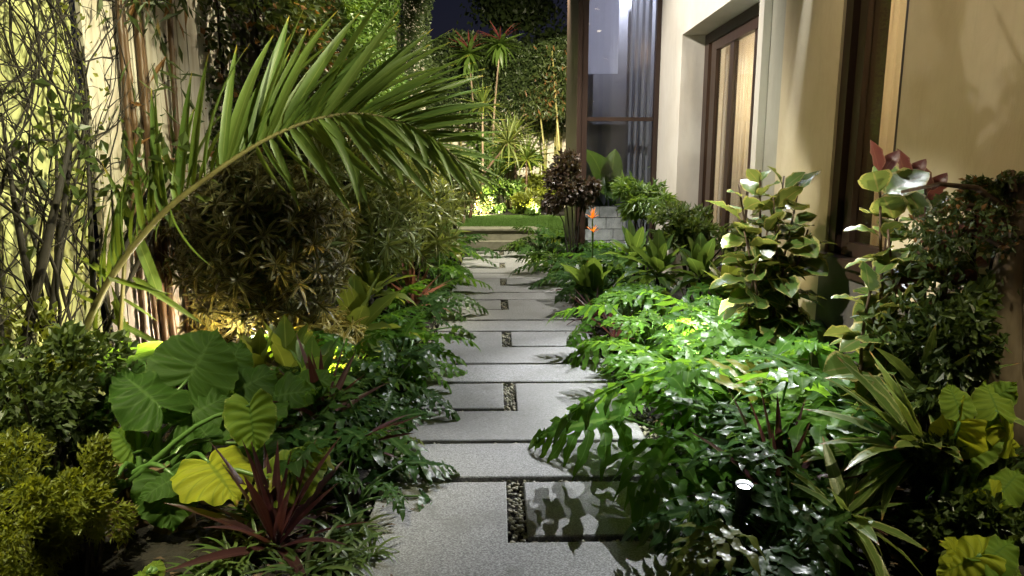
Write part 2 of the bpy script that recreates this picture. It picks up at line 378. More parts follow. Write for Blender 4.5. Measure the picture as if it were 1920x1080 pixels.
def aloc_mesh(name, mat, seed, wave=.03, cup=.10, ratio=1.0):
    """shield-shaped leaf: blades of vein run from the midrib to a wavy margin; petiole joint at origin, tip at y=1"""
    r = random.Random(seed); mb = MB()
    S, T = 54, 8
    for side in (-1, 1):
        v = []; uv = []; f = []
        for i in range(S + 1):
            s_ = i / S
            al = R(158) * (1 - s_) ** 1.15 + R(6)
            ln = (.50 + .20 * math.sin(math.pi * min(1, s_ * 1.1 + .12)) ) * ratio * (1 - s_ ** 1.55)
            if s_ < .12: ln *= .80 + .20 * s_ / .12
            ln *= 1 + .026 * math.sin(s_ * 9 * 6.283 + .8) + .012 * math.sin(s_ * 91 + side * 2 + seed)
            for j in range(T + 1):
                q = j / T
                a = al - .35 * q * (1 - s_)
                x = side * math.sin(a) * ln * q; y = s_ * 1.0 + math.cos(a) * ln * q * .85
                z = .024 * math.sin(s_ * (9 + .6 * math.sin(seed + side)) * 2 * math.pi + .4 + .5 * math.sin(s_ * 7 + seed)) * (1 + .4 * math.sin(s_ * 31 + seed)) * math.sin(math.pi * min(1, q * .8 + .05)) * (1 - s_ * .6)
                z += 1.5 * wave * q ** 3 * math.sin(s_ * 23 + 2 * side + seed) - cup * (x * x) * 2.2 - .16 * max(0, y) ** 2 + .03 * abs(x)
                v.append((x, y, z)); uv.append((.5 + side * .5 * q, s_))
        for i in range(S):
            for j in range(T):
                q = (i*(T+1)+j, i*(T+1)+j+1, (i+1)*(T+1)+j+1, (i+1)*(T+1)+j)
                f.append(q if side > 0 else q[::-1])
        mb.add(v, f, uv)
    return mb.mesh(name, mat)

def rosette_mesh(name, mat, n, L, w, el0=-.5, el1=1.3, droop=.55, seed=0, nseg=5):
    st = random.getstate(); random.seed(seed); mb = MB()
    for i in range(n):
        el = el0 + (el1 - el0) * (i / n) ** .8 + U(-.15, .15)
        mb.merge(strap_mb(w / L, droop * U(.6, 1.3), .25, nseg), rot((0, 0, .02 * i / n), i * 2.39996 + U(-.2, .2), el, U(-.3, .3), L * U(.8, 1.15)))
    random.setstate(st); return mb.mesh(name, mat)
def foliage(n, sampler, L, mat, name, parent, ratio=.28, down=.3, out=None, Lvar=.35):
    """n small folded leaves, real geometry joined into one crown"""
    mb = MB(); V = mb.v; F = mb.f; UV = mb.uv
    for i in range(n):
        p = sampler(); l = L * U(1 - Lvar, 1 + Lvar); ww = l * ratio
        d = Vector((U(-1, 1), U(-1, 1), U(-1, 1) - down))
        if out is not None: d += Vector(out(p))
        if d.length < .1: d = Vector((0, 0, -1))
        d.normalize(); a = d.cross(Vector((U(-1, 1), U(-1, 1), U(-.3, 1))))
        if a.length < .05: continue
        a.normalize(); nn = a.cross(d); b = len(V)
        q = p + d * l * .5 - nn * l * .06
        V += [tuple(p), tuple(q + a * ww + nn * ww * .3), tuple(p + d * l - nn * l * .2), tuple(q - a * ww + nn * ww * .3)]
        UV += [(.5, 0), (1, .5), (.5, 1), (0, .5)]; F += [(b, b+1, b+2), (b, b+2, b+3)]
    mb.m = [0] * len(F)
    return mb.obj(name, mat, parent, smooth=False)

# ------------------------------------------------------------------ lamps
def lamp_light(name, loc, target, power, color, angle, blend=.5, size=.03, parent=None):
    l = bpy.data.lights.new(name, 'SPOT'); l.energy = power; l.color = color; l.spot_size = R(angle); l.spot_blend = blend; l.shadow_soft_size = size
    o = bpy.data.objects.new(name, l); COL.objects.link(o); o.location = loc
    o.rotation_euler = (Vector(target) - Vector(loc)).to_track_quat('-Z', 'Y').to_euler(); return o
def garden_spot(label, loc, target, power, color, angle, lens='lens_warm', size=.03, group=None):
    loc = Vector(loc); d = (Vector(target) - loc).normalized()
    t = thing('garden_spotlight', label, 'garden light', (loc.x, loc.y, 0), group)
    o = Vector((0, 0, loc.z)); b = o - d * .10
    MB().tube([o - d * .11, o - d * .10, o - d * .015, o + d * .0], [.018, .028, .030, .032], 14).obj('barrel', M['steel'], t, True)
    MB().tube([o + d * .001, o + d * .004], [.024, .024], 14).obj('lens', M[lens], t)
    MB().tube([o - d * .004, o + d * .022], [.0335, .0335], 14, cap=False).obj('hood', M['steel'], t, True)
    MB().tube([b, Vector((b.x, b.y, -.08))], [.008, .006], 6).obj('stake', M['steel'], t)
    lamp_light('spot_beam', loc + d * .012, target, power, color, angle, .6, size)
def wall_lamp(label, loc, target, power, color, angle):
    loc = Vector(loc); d = (Vector(target) - loc).normalized()
    t = thing('wall_lamp', label, 'wall light', loc)
    s_ = 1 if loc.x > 0 else -1
    MB().tube([-d * .12, -d * .1, d * 0], [.03, .055, .06], 14).obj('barrel', M['steel'], t, True)
    MB().tube([d * .001, d * .005], [.053, .053], 14).obj('lens', M['lens_warm'], t)
    MB().tube([-d * .1, Vector((s_ * .18, 0, -.02))], .012, 6).obj('bracket', M['steel'], t)
    lamp_light('flood_beam', loc + d * .015, target, power, color, angle, .7, .012)

WH = (.97, .985, 1); WARM = (1, .80, .50); YEL = (1, .74, .28)
wall_lamp('black floodlight high on the cream house wall above the wide slabs', (2.2, 6.6, 3.75), (.45, 5.3, 0), 1050, WH, 56)
wall_lamp('black floodlight beside the dark window lighting the near slabs', (2.2, 5.02, 3.08), (.62, 3.05, 0), 860, WH, 46)
wall_lamp('black floodlight over the recessed sliding door', (2.05, 8.9, 4.9), (.3, 9.2, 0), 1250, (1, .96, .86), 70)
wall_lamp('added unseen floodlight on the side of the glazed bay', (1.02, 12.0, 5.2), (.0, 14.9, 0), 3300, (1, .93, .70), 110)  # added lamp above the view, lights the lawn, step and far slabs
wall_lamp('added unseen floodlight on the bay aimed at the back hedge', (1.02, 12.1, 5.6), (.1, 20.6, 2.6), 7500, (1, .90, .62), 62)  # unseen lamp put in to brighten the far end
wall_lamp('added unseen floodlight on the house roof edge aimed at the bright hedge', (2.1, 8.9, 5.8), (-2.1, 12.4, 4.0), 5000, (1, .93, .60), 46)  # invented lamp out of view, lights the hedge from across the path
wall_lamp('added unseen floodlight on the house roof edge aimed at the brown hedge', (2.1, 6.6, 5.9), (-2.1, 7.5, 3.9), 3000, (1, .92, .66), 50)  # added lamp out of view so the brown hedge is not dark
wall_lamp('black floodlight on the garden wall aimed at the house front', (-1.95, 7.5, 5.3), (2.4, 8.6, 2.1), 2300, (1, .95, .87), 66)
wall_lamp('added unseen floodlight on the tan wall aimed at the arching palm frond', (2.15, 3.3, 3.5), (-.45, 4.15, 2.1), 800, (1, .96, .68), 40)  # unseen lamp added to front-light the frond
wall_lamp('added unseen floodlight on the garden wall aimed down at the elephant ears', (-1.95, 2.3, 4.5), (-1.3, 3.0, .45), 560, (1, .96, .64), 32)  # added fill lamp for the elephant ears, kept off the path
wall_lamp('added unseen floodlight on the tan wall aimed at the vine covered wall', (2.1, 2.6, 5.4), (-2.42, 3.5, 2.2), 3300, (1, .97, .60), 36)  # made-up lamp, brightens the wall from the front
wall_lamp('added unseen floodlight on the garden wall aimed at the tan wall', (-2.2, 3.6, 5.4), (2.3, 4.0, 2.1), 560, (1, .83, .52), 44)  # added lamp, unseen, brightens the tan wall and rubber plants
wall_lamp('added narrow floodlight picking out the bright leaves mid bed', (2.15, 5.6, 4.9), (1.3, 5.25, .6), 2300, WH, 32)  # extra beam added to make a bright leaf patch
wall_lamp('added narrow floodlight picking out the leaves behind the glaring spotlight', (2.15, 4.1, 4.9), (1.45, 3.75, .6), 1500, WH, 26)  # second added beam, makes another bright patch nearer the camera
wall_lamp('added unseen floodlight over the door aimed at the left bed beyond the ball', (2.05, 7.9, 4.6), (-1.35, 7.3, .8), 1300, (1, .93, .60), 38)  # unseen lamp added to lift the bed right of the ball
wall_lamp('added unseen floodlight on the garden wall aimed across the path at the split leaves', (-1.95, 3.0, 4.7), (1.5, 4.0, .7), 2400, (.98, 1, .90), 30)  # added fill from the left for the leaf fronts
garden_spot('glaring white spotlight low among the split leaves beside the path', at(1395, 917, 2.5), at(1395, 917, 2.5) + Vector((-.02, -.12, 1)), 120, (1, 1, .92), 140, 'lens')
garden_spot('spotlight buried in the bright green leaves of the right bed', (1.55, 4.75, .30), (1.25, 5.5, .9), 420, (.95, 1, .88), 140, 'lens')
garden_spot('yellow spotlight glowing under the ball shaped dracaena', (-1.26, 4.66, .12), (-1.38, 5.15, .7), 420, YEL, 150)
garden_spot('spotlight at the foot of the vine covered wall', (-1.8, 3.75, .55), (-2.42, 3.5, 1.7), 48, (1, .90, .50), 140)
garden_spot('spotlight washing the pale fence boards', (-1.72, 4.95, .25), (-2.4, 4.75, 1.5), 120, (1, .86, .66), 140)
garden_spot('bright warm spotlight behind the little lawn', (.95, 17.7, .46), (.8, 20.5, 1.8), 1100, (1, .90, .60), 150)
garden_spot('warm spotlight left of the lawn bed', (-.45, 17.65, .46), (-.3, 20.5, 2.2), 900, (1, .88, .55), 140)
garden_spot('warm spotlight washing the wall beside the dark window', (1.95, 5.6, .35), (2.4, 5.5, 2.2), 36, WARM, 120)
wall_lamp('narrow white spotlight grazing the wall beside the window', (2.24, 5.33, 4.5), (2.4, 5.60, 2.75), 900, (.8, .9, 1), 7)
wall_lamp('added unseen floodlight at the near corner of the tan wall aimed at the yellow leaves', (2.1, 1.5, 4.4), (1.97, 2.3, .8), 800, (1, .92, .55), 23)  # invented lamp overhead, brightens the right corner foliage
wall_lamp('added unseen floodlight at the near end of the garden wall aimed at the corner shrubs', (-2.1, 1.6, 4.4), (-1.9, 2.55, .4), 1300, (1, .93, .52), 30)  # invented lamp overhead, brightens the left corner foliage

# ------------------------------------------------------------------ ground, path, lawn
g = MB(); n = 40
v = []; f = []
g.add([(-60, -20, -.055), (60, -20, -.055), (60, 120, -.055), (-60, 120, -.055)], [(0, 1, 2, 3)])
tag(g.obj('ground', M['soil']), kind='structure')
rr = random.Random(3)
def bed(name, x0, x1, y0, y1):
    mb = MB(); nx, ny = 26, int((y1 - y0) * 9); v = []; f = []
    for j in range(ny + 1):
        for i in range(nx + 1):
            x = x0 + (x1 - x0) * i / nx; e = min(i, nx - i) / nx
            v.append((x, y0 + (y1 - y0) * j / ny, -.05 + min(.05, e * .35) + rr.uniform(-.012, .018)))
    for j in range(ny):
        for i in range(nx): f.append((j*(nx+1)+i, j*(nx+1)+i+1, (j+1)*(nx+1)+i+1, (j+1)*(nx+1)+i))
    mb.add(v, f); tag(mb.obj(name, M['soil'], smooth=False), kind='structure')
bed('garden_bed', .93, 2.36, .6, 14); bed('garden_bed', -2.36, -.66, .6, 14)

PX0, PX1 = -.59, .88
path = thing('path', None, None, (0, 0, 0)); path['kind'] = 'structure'
def prism(poly, z0=-.03, z1=.012, bev=.006):
    mb = MB(); n = len(poly); cx = sum(p[0] for p in poly) / n; cy = sum(p[1] for p in poly) / n
    def inset(d):
        out = []
        for i in range(n):
            a = Vector(poly[i-1]); b = Vector(poly[i]); c = Vector(poly[(i+1) % n])
            e1 = (b - a).normalized(); e2 = (c - b).normalized(); n1 = Vector((-e1.y, e1.x)); n2 = Vector((-e2.y, e2.x))
            k = (n1 + n2); k = k / k.dot(n1) if abs(k.dot(n1)) > 1e-5 else n1
            out.append(b + k * d)
        return out
    v = [(p[0], p[1], z0) for p in poly] + [(p[0], p[1], z1 - bev) for p in poly] + [(p.x, p.y, z1) for p in inset(bev)]
    f = []
    for r_ in range(2):
        for i in range(n): f.append((r_*n+i, r_*n+(i+1) % n, (r_+1)*n+(i+1) % n, (r_+1)*n+i))
    f.append(tuple(range(2*n, 3*n)))
    return mb.add(v, f)
PER = 1.632; Y0 = 3.378            # near edge of the first long slab
GAPR = .055; XS0, XS1 = .043, .132
def slab(poly):
    dz = rr.uniform(-.003, .003)
    o = prism(poly, -.03 + dz, .012 + dz).obj('paving_slab', M['slab'], path)
gaps = []                          # rectangles filled with pebbles
k = -2
while True:
    y = Y0 + PER * k
    if y > 13.5: break
    LD = .443
    # long slab y..y+LD
    if y + LD < 13.6: slab([(PX0, y), (PX1, y), (PX1, y + LD), (PX0, y + LD)])
    gaps.append((PX0, PX1, y - GAPR, y)); gaps.append((PX0, PX1, y + LD, y + LD + GAPR))
    a, b = y + LD + GAPR, y + PER - GAPR
    b = min(b, 13.62)
    if b - a > .5:
        ym = a + (b - a) * .50
        odd = k in (-1, 1, 3, 5)
        if k == 0 or k == 2 or k == 4:          # small slab far left, L fills right and near side
            yh = a + (b - a) * .455
            slab([(PX0, a), (PX1, a), (PX1, b), (XS1, b), (XS1, yh), (PX0, yh)])
            slab([(PX0, yh + GAPR), (XS0, yh + GAPR), (XS0, b), (PX0, b)])
            gaps.append((XS0, XS1, yh, b)); gaps.append((PX0, XS1, yh, yh + GAPR))
        else:                                    # small slab far right, L fills left and near side
            yh = a + (b - a) * .46
            slab([(PX0, a), (PX1, a), (PX1, yh), (XS0, yh), (XS0, b), (PX0, b)])
            slab([(XS1, yh + GAPR), (PX1, yh + GAPR), (PX1, b), (XS1, b)])
            gaps.append((XS0, XS1, yh, b)); gaps.append((XS0, PX1, yh, yh + GAPR))
    k += 1
mb = MB()
ico = [(0, 0, 1), (.894, 0, .447), (.276, .851, .447), (-.724, .526, .447), (-.724, -.526, .447), (.276, -.851, .447), (.724, .526, -.447), (-.276, .851, -.447), (-.894, 0, -.447), (-.276, -.851, -.447), (.724, -.526, -.447), (0, 0, -1)]
icf = [(0,1,2),(0,2,3),(0,3,4),(0,4,5),(0,5,1),(1,6,2),(2,7,3),(3,8,4),(4,9,5),(5,10,1),(2,6,7),(3,7,8),(4,8,9),(5,9,10),(1,10,6),(6,11,7),(7,11,8),(8,11,9),(9,11,10),(10,11,6)]
for (x0, x1, y0, y1) in gaps:
    area = (x1 - x0) * (y1 - y0)
    dens = 2600 if y0 < 6 else 1500
    for i in range(int(area * dens)):
        sx, sy, sz = U(.009, .017), U(.007, .012), U(.005, .009)
        mm = Matrix.Translation((U(x0, x1), U(y0, y1), U(-.030, -.008))) @ Euler((U(-.4, .4), U(-.4, .4), U(0, 6.3))).to_matrix().to_4x4() @ Matrix.Diagonal((sx, sy, sz, 1))
        mb.add(ico, icf, None, 0, mm)
for i in range(1500):                # loose pebbles along both edges of the slabs
    sd = rnd() < .5; x = (PX0 - U(.0, .10)) if sd else (PX1 + U(0, .12))
    mm = Matrix.Translation((x, U(1.8, 9), U(-.02, .0))) @ Euler((U(-.4, .4), U(-.4, .4), U(0, 6.3))).to_matrix().to_4x4() @ Matrix.Diagonal((U(.009, .018), U(.007, .012), U(.006, .01), 1))
    mb.add(ico, icf, None, 0, mm)
tag(mb.obj('pebbles', M['pebble'], None, True), kind='stuff')

random.seed(77)
mb = MB()
for i in range(1500):
    sd = rnd() < .5; x = U(-2.2, -.72) if sd else U(.98, 2.3); y = U(1.7, 7); a = U(0, 6.3); L = U(.02, .055); c, s_ = math.cos(a) * L, math.sin(a) * L; z = .012 + U(0, .015); b = len(mb.v)
    mb.v += [(x - c, y - s_, z), (x - s_ * .35, y + c * .35, z + U(.0, .02)), (x + c, y + s_, z + U(0, .015)), (x + s_ * .35, y - c * .35, z + U(.0, .02))]; mb.uv += [(0, 0)] * 4; mb.f += [(b, b+1, b+2), (b, b+2, b+3)]; mb.m += [0, 0]
for i in range(90):
    x = random.choice((-.56 + abs(random.gauss(0, .10)), .86 - abs(random.gauss(0, .14)))); y = U(2.3, 9); a = U(0, 6.3); L = U(.010, .028); c, s_ = math.cos(a) * L, math.sin(a) * L; z = .017; b = len(mb.v)
    mb.v += [(x - c, y - s_, z), (x - s_ * .35, y + c * .35, z + U(.002, .012)), (x + c, y + s_, z + U(.001, .008)), (x + s_ * .35, y - c * .35, z + U(.0, .01))]; mb.uv += [(0, 0)] * 4; mb.f += [(b, b+1, b+2), (b, b+2, b+3)]; mb.m += [0, 0]
tag(mb.obj('leaf_litter', M['bark']), kind='stuff')
st = thing('garden_step', 'low pale stone step leading up to the lawn', 'step', (.05, 13.7, 0))
MB().box((-1.0, 0, -.04), (.95, .40, .13)).obj('lower_tread', M['step'], st)
MB().box((-1.0, .24, .134), (.95, .9, .33)).obj('upper_tread', M['step'], st)
MB().box((-1.0, .21, .33), (.95, .9, .36)).obj('coping', M['step'], st)
MB().box((-3, 14.62, -.05), (4.5, 18.0, .335)).obj('lawn', M['grass'])
tag(bpy.data.objects['lawn'], kind='structure')
mb = MB()
for i in range(26000):
    x = U(-1.0, 1.5); y = 14.45 + 3.6 * rnd(); h = U(.03, .055); a = U(0, 6.3); c, s_ = math.cos(a) * .006, math.sin(a) * .006; b = len(mb.v)
    mb.v += [(x - c, y - s_, .333), (x + c, y + s_, .333), (x + U(-.02, .02), y + U(-.02, .02), .333 + h)]; mb.uv += [(0, 0)] * 3; mb.f.append((b, b+1, b+2)); mb.m.append(0)
tag(mb.obj('grass', M['grass']), kind='stuff')
MB().box((-3.0, 18.0, -.05), (4.5, 21.4, .37)).obj('raised_bed', M['soil'])
tag(bpy.data.objects['raised_bed'], kind='structure')

# ------------------------------------------------------------------ house on the right
FX = 2.4
def wall(name, label, boxes, mat, cat='wall'):
    mb = MB()
    for a, b in boxes: mb.box(a, b)
    return tag(mb.obj(name, mat), label, cat)
HT = 7.0
house = thing('house', 'cream plastered house with recessed sliding door and glazed corner', 'house', (FX, 7, 0))
def hp(name, a, b, mat, parent=None, par_loc=(FX, 7, 0)):
    o = Vector(par_loc)
    return MB().box(Vector(a) - o, Vector(b) - o).obj(name, M[mat], parent or house)
hp('wall', (FX, 9.31, -.05), (FX + .32, 10.5, HT), 'plaster')
hp('lintel', (FX, 6.5, 3.27), (FX + .32, 9.31, HT), 'plaster')
hp('pier', (FX - .04, 6.38, -.05), (FX + .32, 6.5, HT), 'plaster')
hp('wall_panel', (FX + .03, 6.0, -.05), (FX + .32, 6.38, HT), 'plaster_grey')
hp('wall', (FX, 5.0, -.05), (FX + .32, 6.0, HT), 'plaster_warm')
hp('wall', (FX, .8, .0), (FX + .32, 4.2, HT), 'plaster_warm')
hp('plinth', (FX - .03, 4.2, -.05), (FX + .32, 5.0, .93), 'stone_wall')
hp('plinth', (FX - .04, .8, -.05), (FX - .002, 4.198, .80), 'stone_wall')
wn = hp('window_frame', (FX + .02, 4.90, .99), (FX + .14, 4.998, HT), 'frame')
for a, b in (((FX + .05, 4.76, .99), (FX + .20, 4.86, HT)), ((FX + .02, 4.203, .99), (FX + .14, 4.26, HT)), ((FX + .04, 4.26, .99), (FX + .12, 4.76, 1.08))):
    hp('frame_member', a, b, 'frame', wn)
hp('window_sill', (FX - .08, 4.15, .932), (FX + .3, 5.05, .985), 'frame')
hp('window_sill', (FX - .05, 4.17, .86), (FX - .032, 5.03, .93), 'frame')
hp('pane', (FX + .09, 4.26, 1.08), (FX + .10, 4.76, HT), 'glass', wn)
# recessed sliding door
dr = hp('sliding_door', (2.70, 9.14, 0), (2.80, 9.308, 3.26), 'wood')
for a, b in (((2.70, 6.502, 3.14), (2.80, 9.14, 3.26)), ((2.71, 6.502, 0), (2.79, 6.60, 3.14)), ((2.715, 8.86, .0), (2.775, 9.05, 3.13)), ((2.735, 8.27, .0), (2.79, 8.40, 3.13)), ((2.735, 7.45, .0), (2.79, 7.62, 3.13)), ((2.715, 6.62, 3.02), (2.775, 8.86, 3.13)), ((2.715, 6.6, 0), (2.775, 8.86, .12))):
    hp('door_rail', a, b, 'wood', dr)
hp('pane', (2.742, 8.40, .12), (2.748, 8.86, 3.02), 'glass', dr); hp('pane', (2.760, 6.62, .12), (2.766, 8.27, 3.02), 'glass', dr)
# room behind the door
hp('room_wall', (5.4, 3.9, 0), (5.5, 10.6, 4), 'plaster_warm'); hp('room_wall', (2.73, 10.4, 0), (5.4, 10.5, 4), 'plaster')
hp('room_wall', (2.73, 3.9, 0), (5.4, 4.0, 4), 'plaster_warm'); hp('room_ceiling', (2.73, 3.9, 3.5), (5.5, 10.6, 3.6), 'plaster'); hp('room_floor', (2.73, 3.9, -.05), (5.4, 10.5, 0), 'wood')
hp('roof', (FX - .25, .7, HT), (6, 10.6, HT + .25), 'plaster')
hp('outer_wall', (FX + .33, .8, -.05), (6.0, .95, HT), 'plaster'); hp('outer_wall', (5.9, .95, -.05), (6.0, 12.2, HT), 'plaster')
def curtain(label, x, y0, y1, z0, z1, mat, amp=.05, along='Y', nper=.10, group=None):
    mb = MB(); n = int(abs(y1 - y0) / .012); v = []; f = []
    for i in range(n + 1):
        y = y0 + (y1 - y0) * i / n; d = amp * math.sin(y / nper * 6.283 + .8 * math.sin(y * 9)) + U(-.002, .002)
        for z, kk in ((z0, 1.2), (z1, .8)): v.append((x + d * kk, y, z) if along == 'Y' else (y, x + d * kk, z))
    for i in range(n): f.append((2*i, 2*i+2, 2*i+3, 2*i+1))
    mb.add(v, f); return tag(mb.obj('curtain', M[mat], None, True), label, 'curtain', group)
curtain('cream pleated curtain behind the sliding door', 2.98, 8.0, 9.25, .03, 3.1, 'curtain')
curtain('pale curtain behind the dark framed narrow window', 2.74, 4.5, 5.7, .95, 4.4, 'curtain', .02)
def bulb(label, loc, power, color, name='ceiling_lamp'):
    t = thing(name, label, 'lamp', loc)
    MB().tube([(0, 0, .05), (0, 0, .02), (0, 0, -.04), (0, 0, -.07)], [.02, .06, .06, .03], 12).obj('bulb', M['bulb'], t, True)
    MB().tube([(0, 0, .05), (0, 0, .6)], .006, 5).obj('cord', M['steel'], t)
    l = bpy.data.lights.new('room_light', 'POINT'); l.energy = power; l.color = color; l.shadow_soft_size = .08
    o = bpy.data.objects.new('room_light', l); COL.objects.link(o); o.location = Vector(loc) + Vector((0, 0, -.14))
bulb('warm pendant lamp in the room behind the sliding door', (3.7, 8.5, 2.7), 210, (1, .83, .56))
bulb('warm pendant lamp in the room behind the narrow window', (3.9, 4.9, 2.9), 160, (1, .74, .42))

# glazed corner at the far end
GX0, GX1, GY, GB = 1.19, 2.40, 10.5, 11.4
gl = thing('glazed_bay', 'tall dark framed glass bay at the far corner of the house', 'window', (GX0, GY, 0))
def gp(name, a, b, mat, parent=None):
    return hp(name, a, b, mat, parent or gl, (GX0, GY, 0))
fr = gp('frame', (GX0, GY, 0), (GX0 + .065, GY + .12, HT), 'frame')
gp('frame_post', (GX0 + .069, GY + .015, 0), (GX0 + .155, GY + .10, HT), 'frame', fr)
gp('frame_post', (GX1 - .07, GY - .01, 0), (GX1 - .003, GY + .10, HT), 'frame', fr)
gp('transom', (GX0 + .155, GY + .02, 2.262), (GX1 - .07, GY + .08, 2.318), 'frame', fr)
gp('bottom_rail', (GX0 + .155, GY + .02, 0), (GX1 - .07, GY + .08, .10), 'frame', fr)
gp('pane', (GX0 + .155, GY + .045, .10), (GX1 - .07, GY + .055, 2.262), 'glass'); gp('pane', (GX0 + .155, GY + .045, 2.318), (GX1 - .07, GY + .055, HT), 'glass')
gp('side_panel', (GX0 + .005, GY + .12, 0), (GX0 + .06, GB, HT), 'frame')
gp('back_wall', (GX0 + .06, 12.1, 0), (5.9, 12.2, HT), 'drape'); gp('side_wall', (GX0 + .005, GB, 0), (GX0 + .06, 12.2, HT), 'frame')
gp('floor', (GX0 + .06, GY + .12, -.05), (5.9, 12.1, 0), 'stone_wall'); gp('side_wall', (FX + .4, 10.62, 0), (FX + .5, 12.1, HT), 'drape')
gp('ceiling', (GX0, GY + .12, 5.4), (5.9, 12.2, 5.5), 'plaster')
# things behind the glass
tag(MB().box((1.29, 10.86, 2.98), (1.84, 10.87, 5.2)).obj('roller_blind', M['blind']), 'white roller blind half drawn inside the tall glass bay', 'blind')
tag(MB().box((1.62, 11.98, 2.3), (2.18, 11.99, 4.3)).obj('roller_blind', M['drape']), 'smaller pale blind hanging deeper inside the glass bay', 'blind')
curtain('grey drape hanging at the right inside the glass bay', 11.0, 2.05, 2.36, .02, 5.2, 'drape', .04, 'X')
sw = thing('stone_planter', 'low rough stone planter standing behind the glass', 'planter', (1.95, 11.6, 0))
for r_ in range(5):
    x = -.55 + (.13 if r_ % 2 else 0)
    while x < .35:
        wd = U(.2, .34)
        MB().box((x, U(-.012, .012), r_ * .19), (min(x + wd, .42) - .01, .3, r_ * .19 + .18)).obj('stone_block', M['stone_lit'], sw); x += wd
bq = thing('banana_plant', 'broad leaved plant growing in the planter behind the glass', 'plant', (1.9, 11.8, .9))
BIGL = [ell_mb(.16, dr_, .3, .25).mesh('leaf', M['broad']) for dr_ in (.15, .35, .6)]
for i in range(11): link('leaf', BIGL[i % 3], bq, rot((U(-.15, .15), 0, 0), U(0, 6.3), U(.8, 1.35), U(-.4, .4), U(.7, 1.3)))
bulb('cool lamp hanging inside the tall glass bay', (1.95, 11.7, 4.8), 420, (.86, .88, 1), 'pendant_lamp')
garden_spot('added small spotlight on the floor inside the glass bay', (1.62, 10.75, .12), (1.95, 11.7, 1.3), 100, (1, .97, .9), 110)  # added lamp so the stone and leaves behind the glass show
bulb('small warm lamp glowing through the right of the glass bay', at(1212, 88, 11.2), 4, (1, .6, .3), 'pendant_lamp')

# ------------------------------------------------------------------ left boundary: wall, fence, hedges
tag(MB().box((-2.62, .8, -.05), (-2.42, 4.2, 6)).obj('garden_wall', M['plaster_left']), 'weathered green tinged plaster wall behind the vine', 'wall')
fe = thing('board_fence', 'tall whitewashed vertical board fence behind the bamboo canes', 'fence', (-2.42, 4.25, 0))
y = 0
while y < 2.2:
    wd = U(.15, .21)
    MB().box((U(-.012, .008), y, -.05), (.03 + U(-.004, .006), y + wd - .014, 5.2 + U(-.02, .02))).obj('board', M['fence'], fe); y += wd
for z in (.4, 2.2, 4.2): MB().box((-.07, 0, z), (-.02, 2.2, z + .09)).obj('rail', M['rail'], fe)
tag(MB().box((-3.2, 8.8, -.05), (-2.75, 21, 6.3)).obj('boundary_wall', M['plaster_grey']), 'grey boundary wall hidden behind the tall hedge', 'wall')

def hedge(label, x0, x1, y0, y1, z0, z1, n, L, mat, seed, ends=True):
    random.seed(seed)
    t = thing('hedge', label, 'hedge', ((x0 + x1) / 2, (y0 + y1) / 2, 0)); o = t.location.copy()
    bump = [(U(y0, y1), U(z0, z1), U(.3, .9), U(-.12, .22)) for _ in range(60)]
    def smp():
        if rnd() < .82:
            y, z = U(y0, y1), U(z0, z1); b = sum(a * math.exp(-((y-yy)**2 + (z-zz)**2) / s_ / s_) for yy, zz, s_, a in bump)
            return Vector((x1 - abs(random.gauss(0, .16)) + b, y, z)) - o
        if rnd() < .5: return Vector((U(x0, x1), U(y0, y1), z1 - abs(random.gauss(0, .12)))) - o
        return Vector((U(x0, x1), (y1 if rnd() < .3 else y0) + U(-.1, .1), U(z0, z1))) - o
    foliage(n, smp, L, M[mat], 'crown', t, .26, .5, lambda p: (.7, -.3, .0))
    mb = MB(); y = y0 + .2
    k = 0
    while y < y1:
        MB().tube([(x0 + .15 - o.x + U(-.05, .05), y - o.y, -.05), (x0 + .12 - o.x, y - o.y + U(-.1, .1), z1 * .8)], [.03, .012], 6).obj('trunk', M['bark_dark'], t); y += U(.7, 1.1)
    # flat dark slab added behind the leaves to stop light
    MB().box((x0 - o.x - .25, y0 - o.y + .1, z0), (x0 - o.x - .2, y1 - o.y - .1, z1 - .15)).obj('light_stop_slab', M['bark_dark'], t)
hedge('tall mixed hedge with brown tinged leaves above the fence', -2.5, -2.05, 6.0, 9.4, 1.0, 6.6, 33000, .085, 'hedge_brown', 1)
hedge('bright green lit hedge halfway along the left side', -2.5, -2.1, 9.4, 15.0, .5, 6.6, 26000, .085, 'hedge_green', 2)
hedge('dark dense hedge column at the far left end', -2.6, -1.85, 15.3, 18.4, .4, 6.8, 17000, .075, 'hedge_dark', 3)
tag(MB().box((-2.6, 20.6, -.05), (-2.05, 21.0, 7.5)).obj('wall_post', M['plaster']), 'pale post rising beyond the dark hedge column', 'post')
# back wall and hedge
tag(MB().box((-3.2, 21.2, -.05), (5, 21.45, 3.6)).obj('back_wall', M['plaster']), 'pale wall at the back behind the bare hedge stems', 'wall')
random.seed(5)
hb = thing('hedge', 'tall back hedge with bare stems along the far wall', 'hedge', (.3, 21.0, .3))
hills = [(U(-3, 3), U(.2, .6), U(-.25, .25)) for _ in range(14)]
def smpb():
    x = U(-2.6, 2.6); top = 5.25 + sum(a * math.exp(-((x - c) / s_) ** 2) for c, s_, a in hills); z = top - abs(random.gauss(0, 1.35))
    if z < 2.6 and rnd() < .75: z = U(2.6, top)
    return Vector((x, -abs(random.gauss(0, .2)), z - .3))
foliage(26000, smpb, .10, M['hedge_dark'], 'crown', hb, .30, .4, lambda p: (0, -.7, .0))
for i in range(34):
    x = U(-2.4, 2.4); MB().tube([(x, U(-.2, .1), 0), (x + U(-.1, .1), 0, 2.2), (x + U(-.2, .2), 0, 4.4)], [.022, .018, .01], 5).obj('trunk', M['cane_y'], hb)
random.seed(6)
dt = thing('tree', 'dark tree silhouette rising beyond the back hedge against the night', 'tree', (.7, 27, 0))
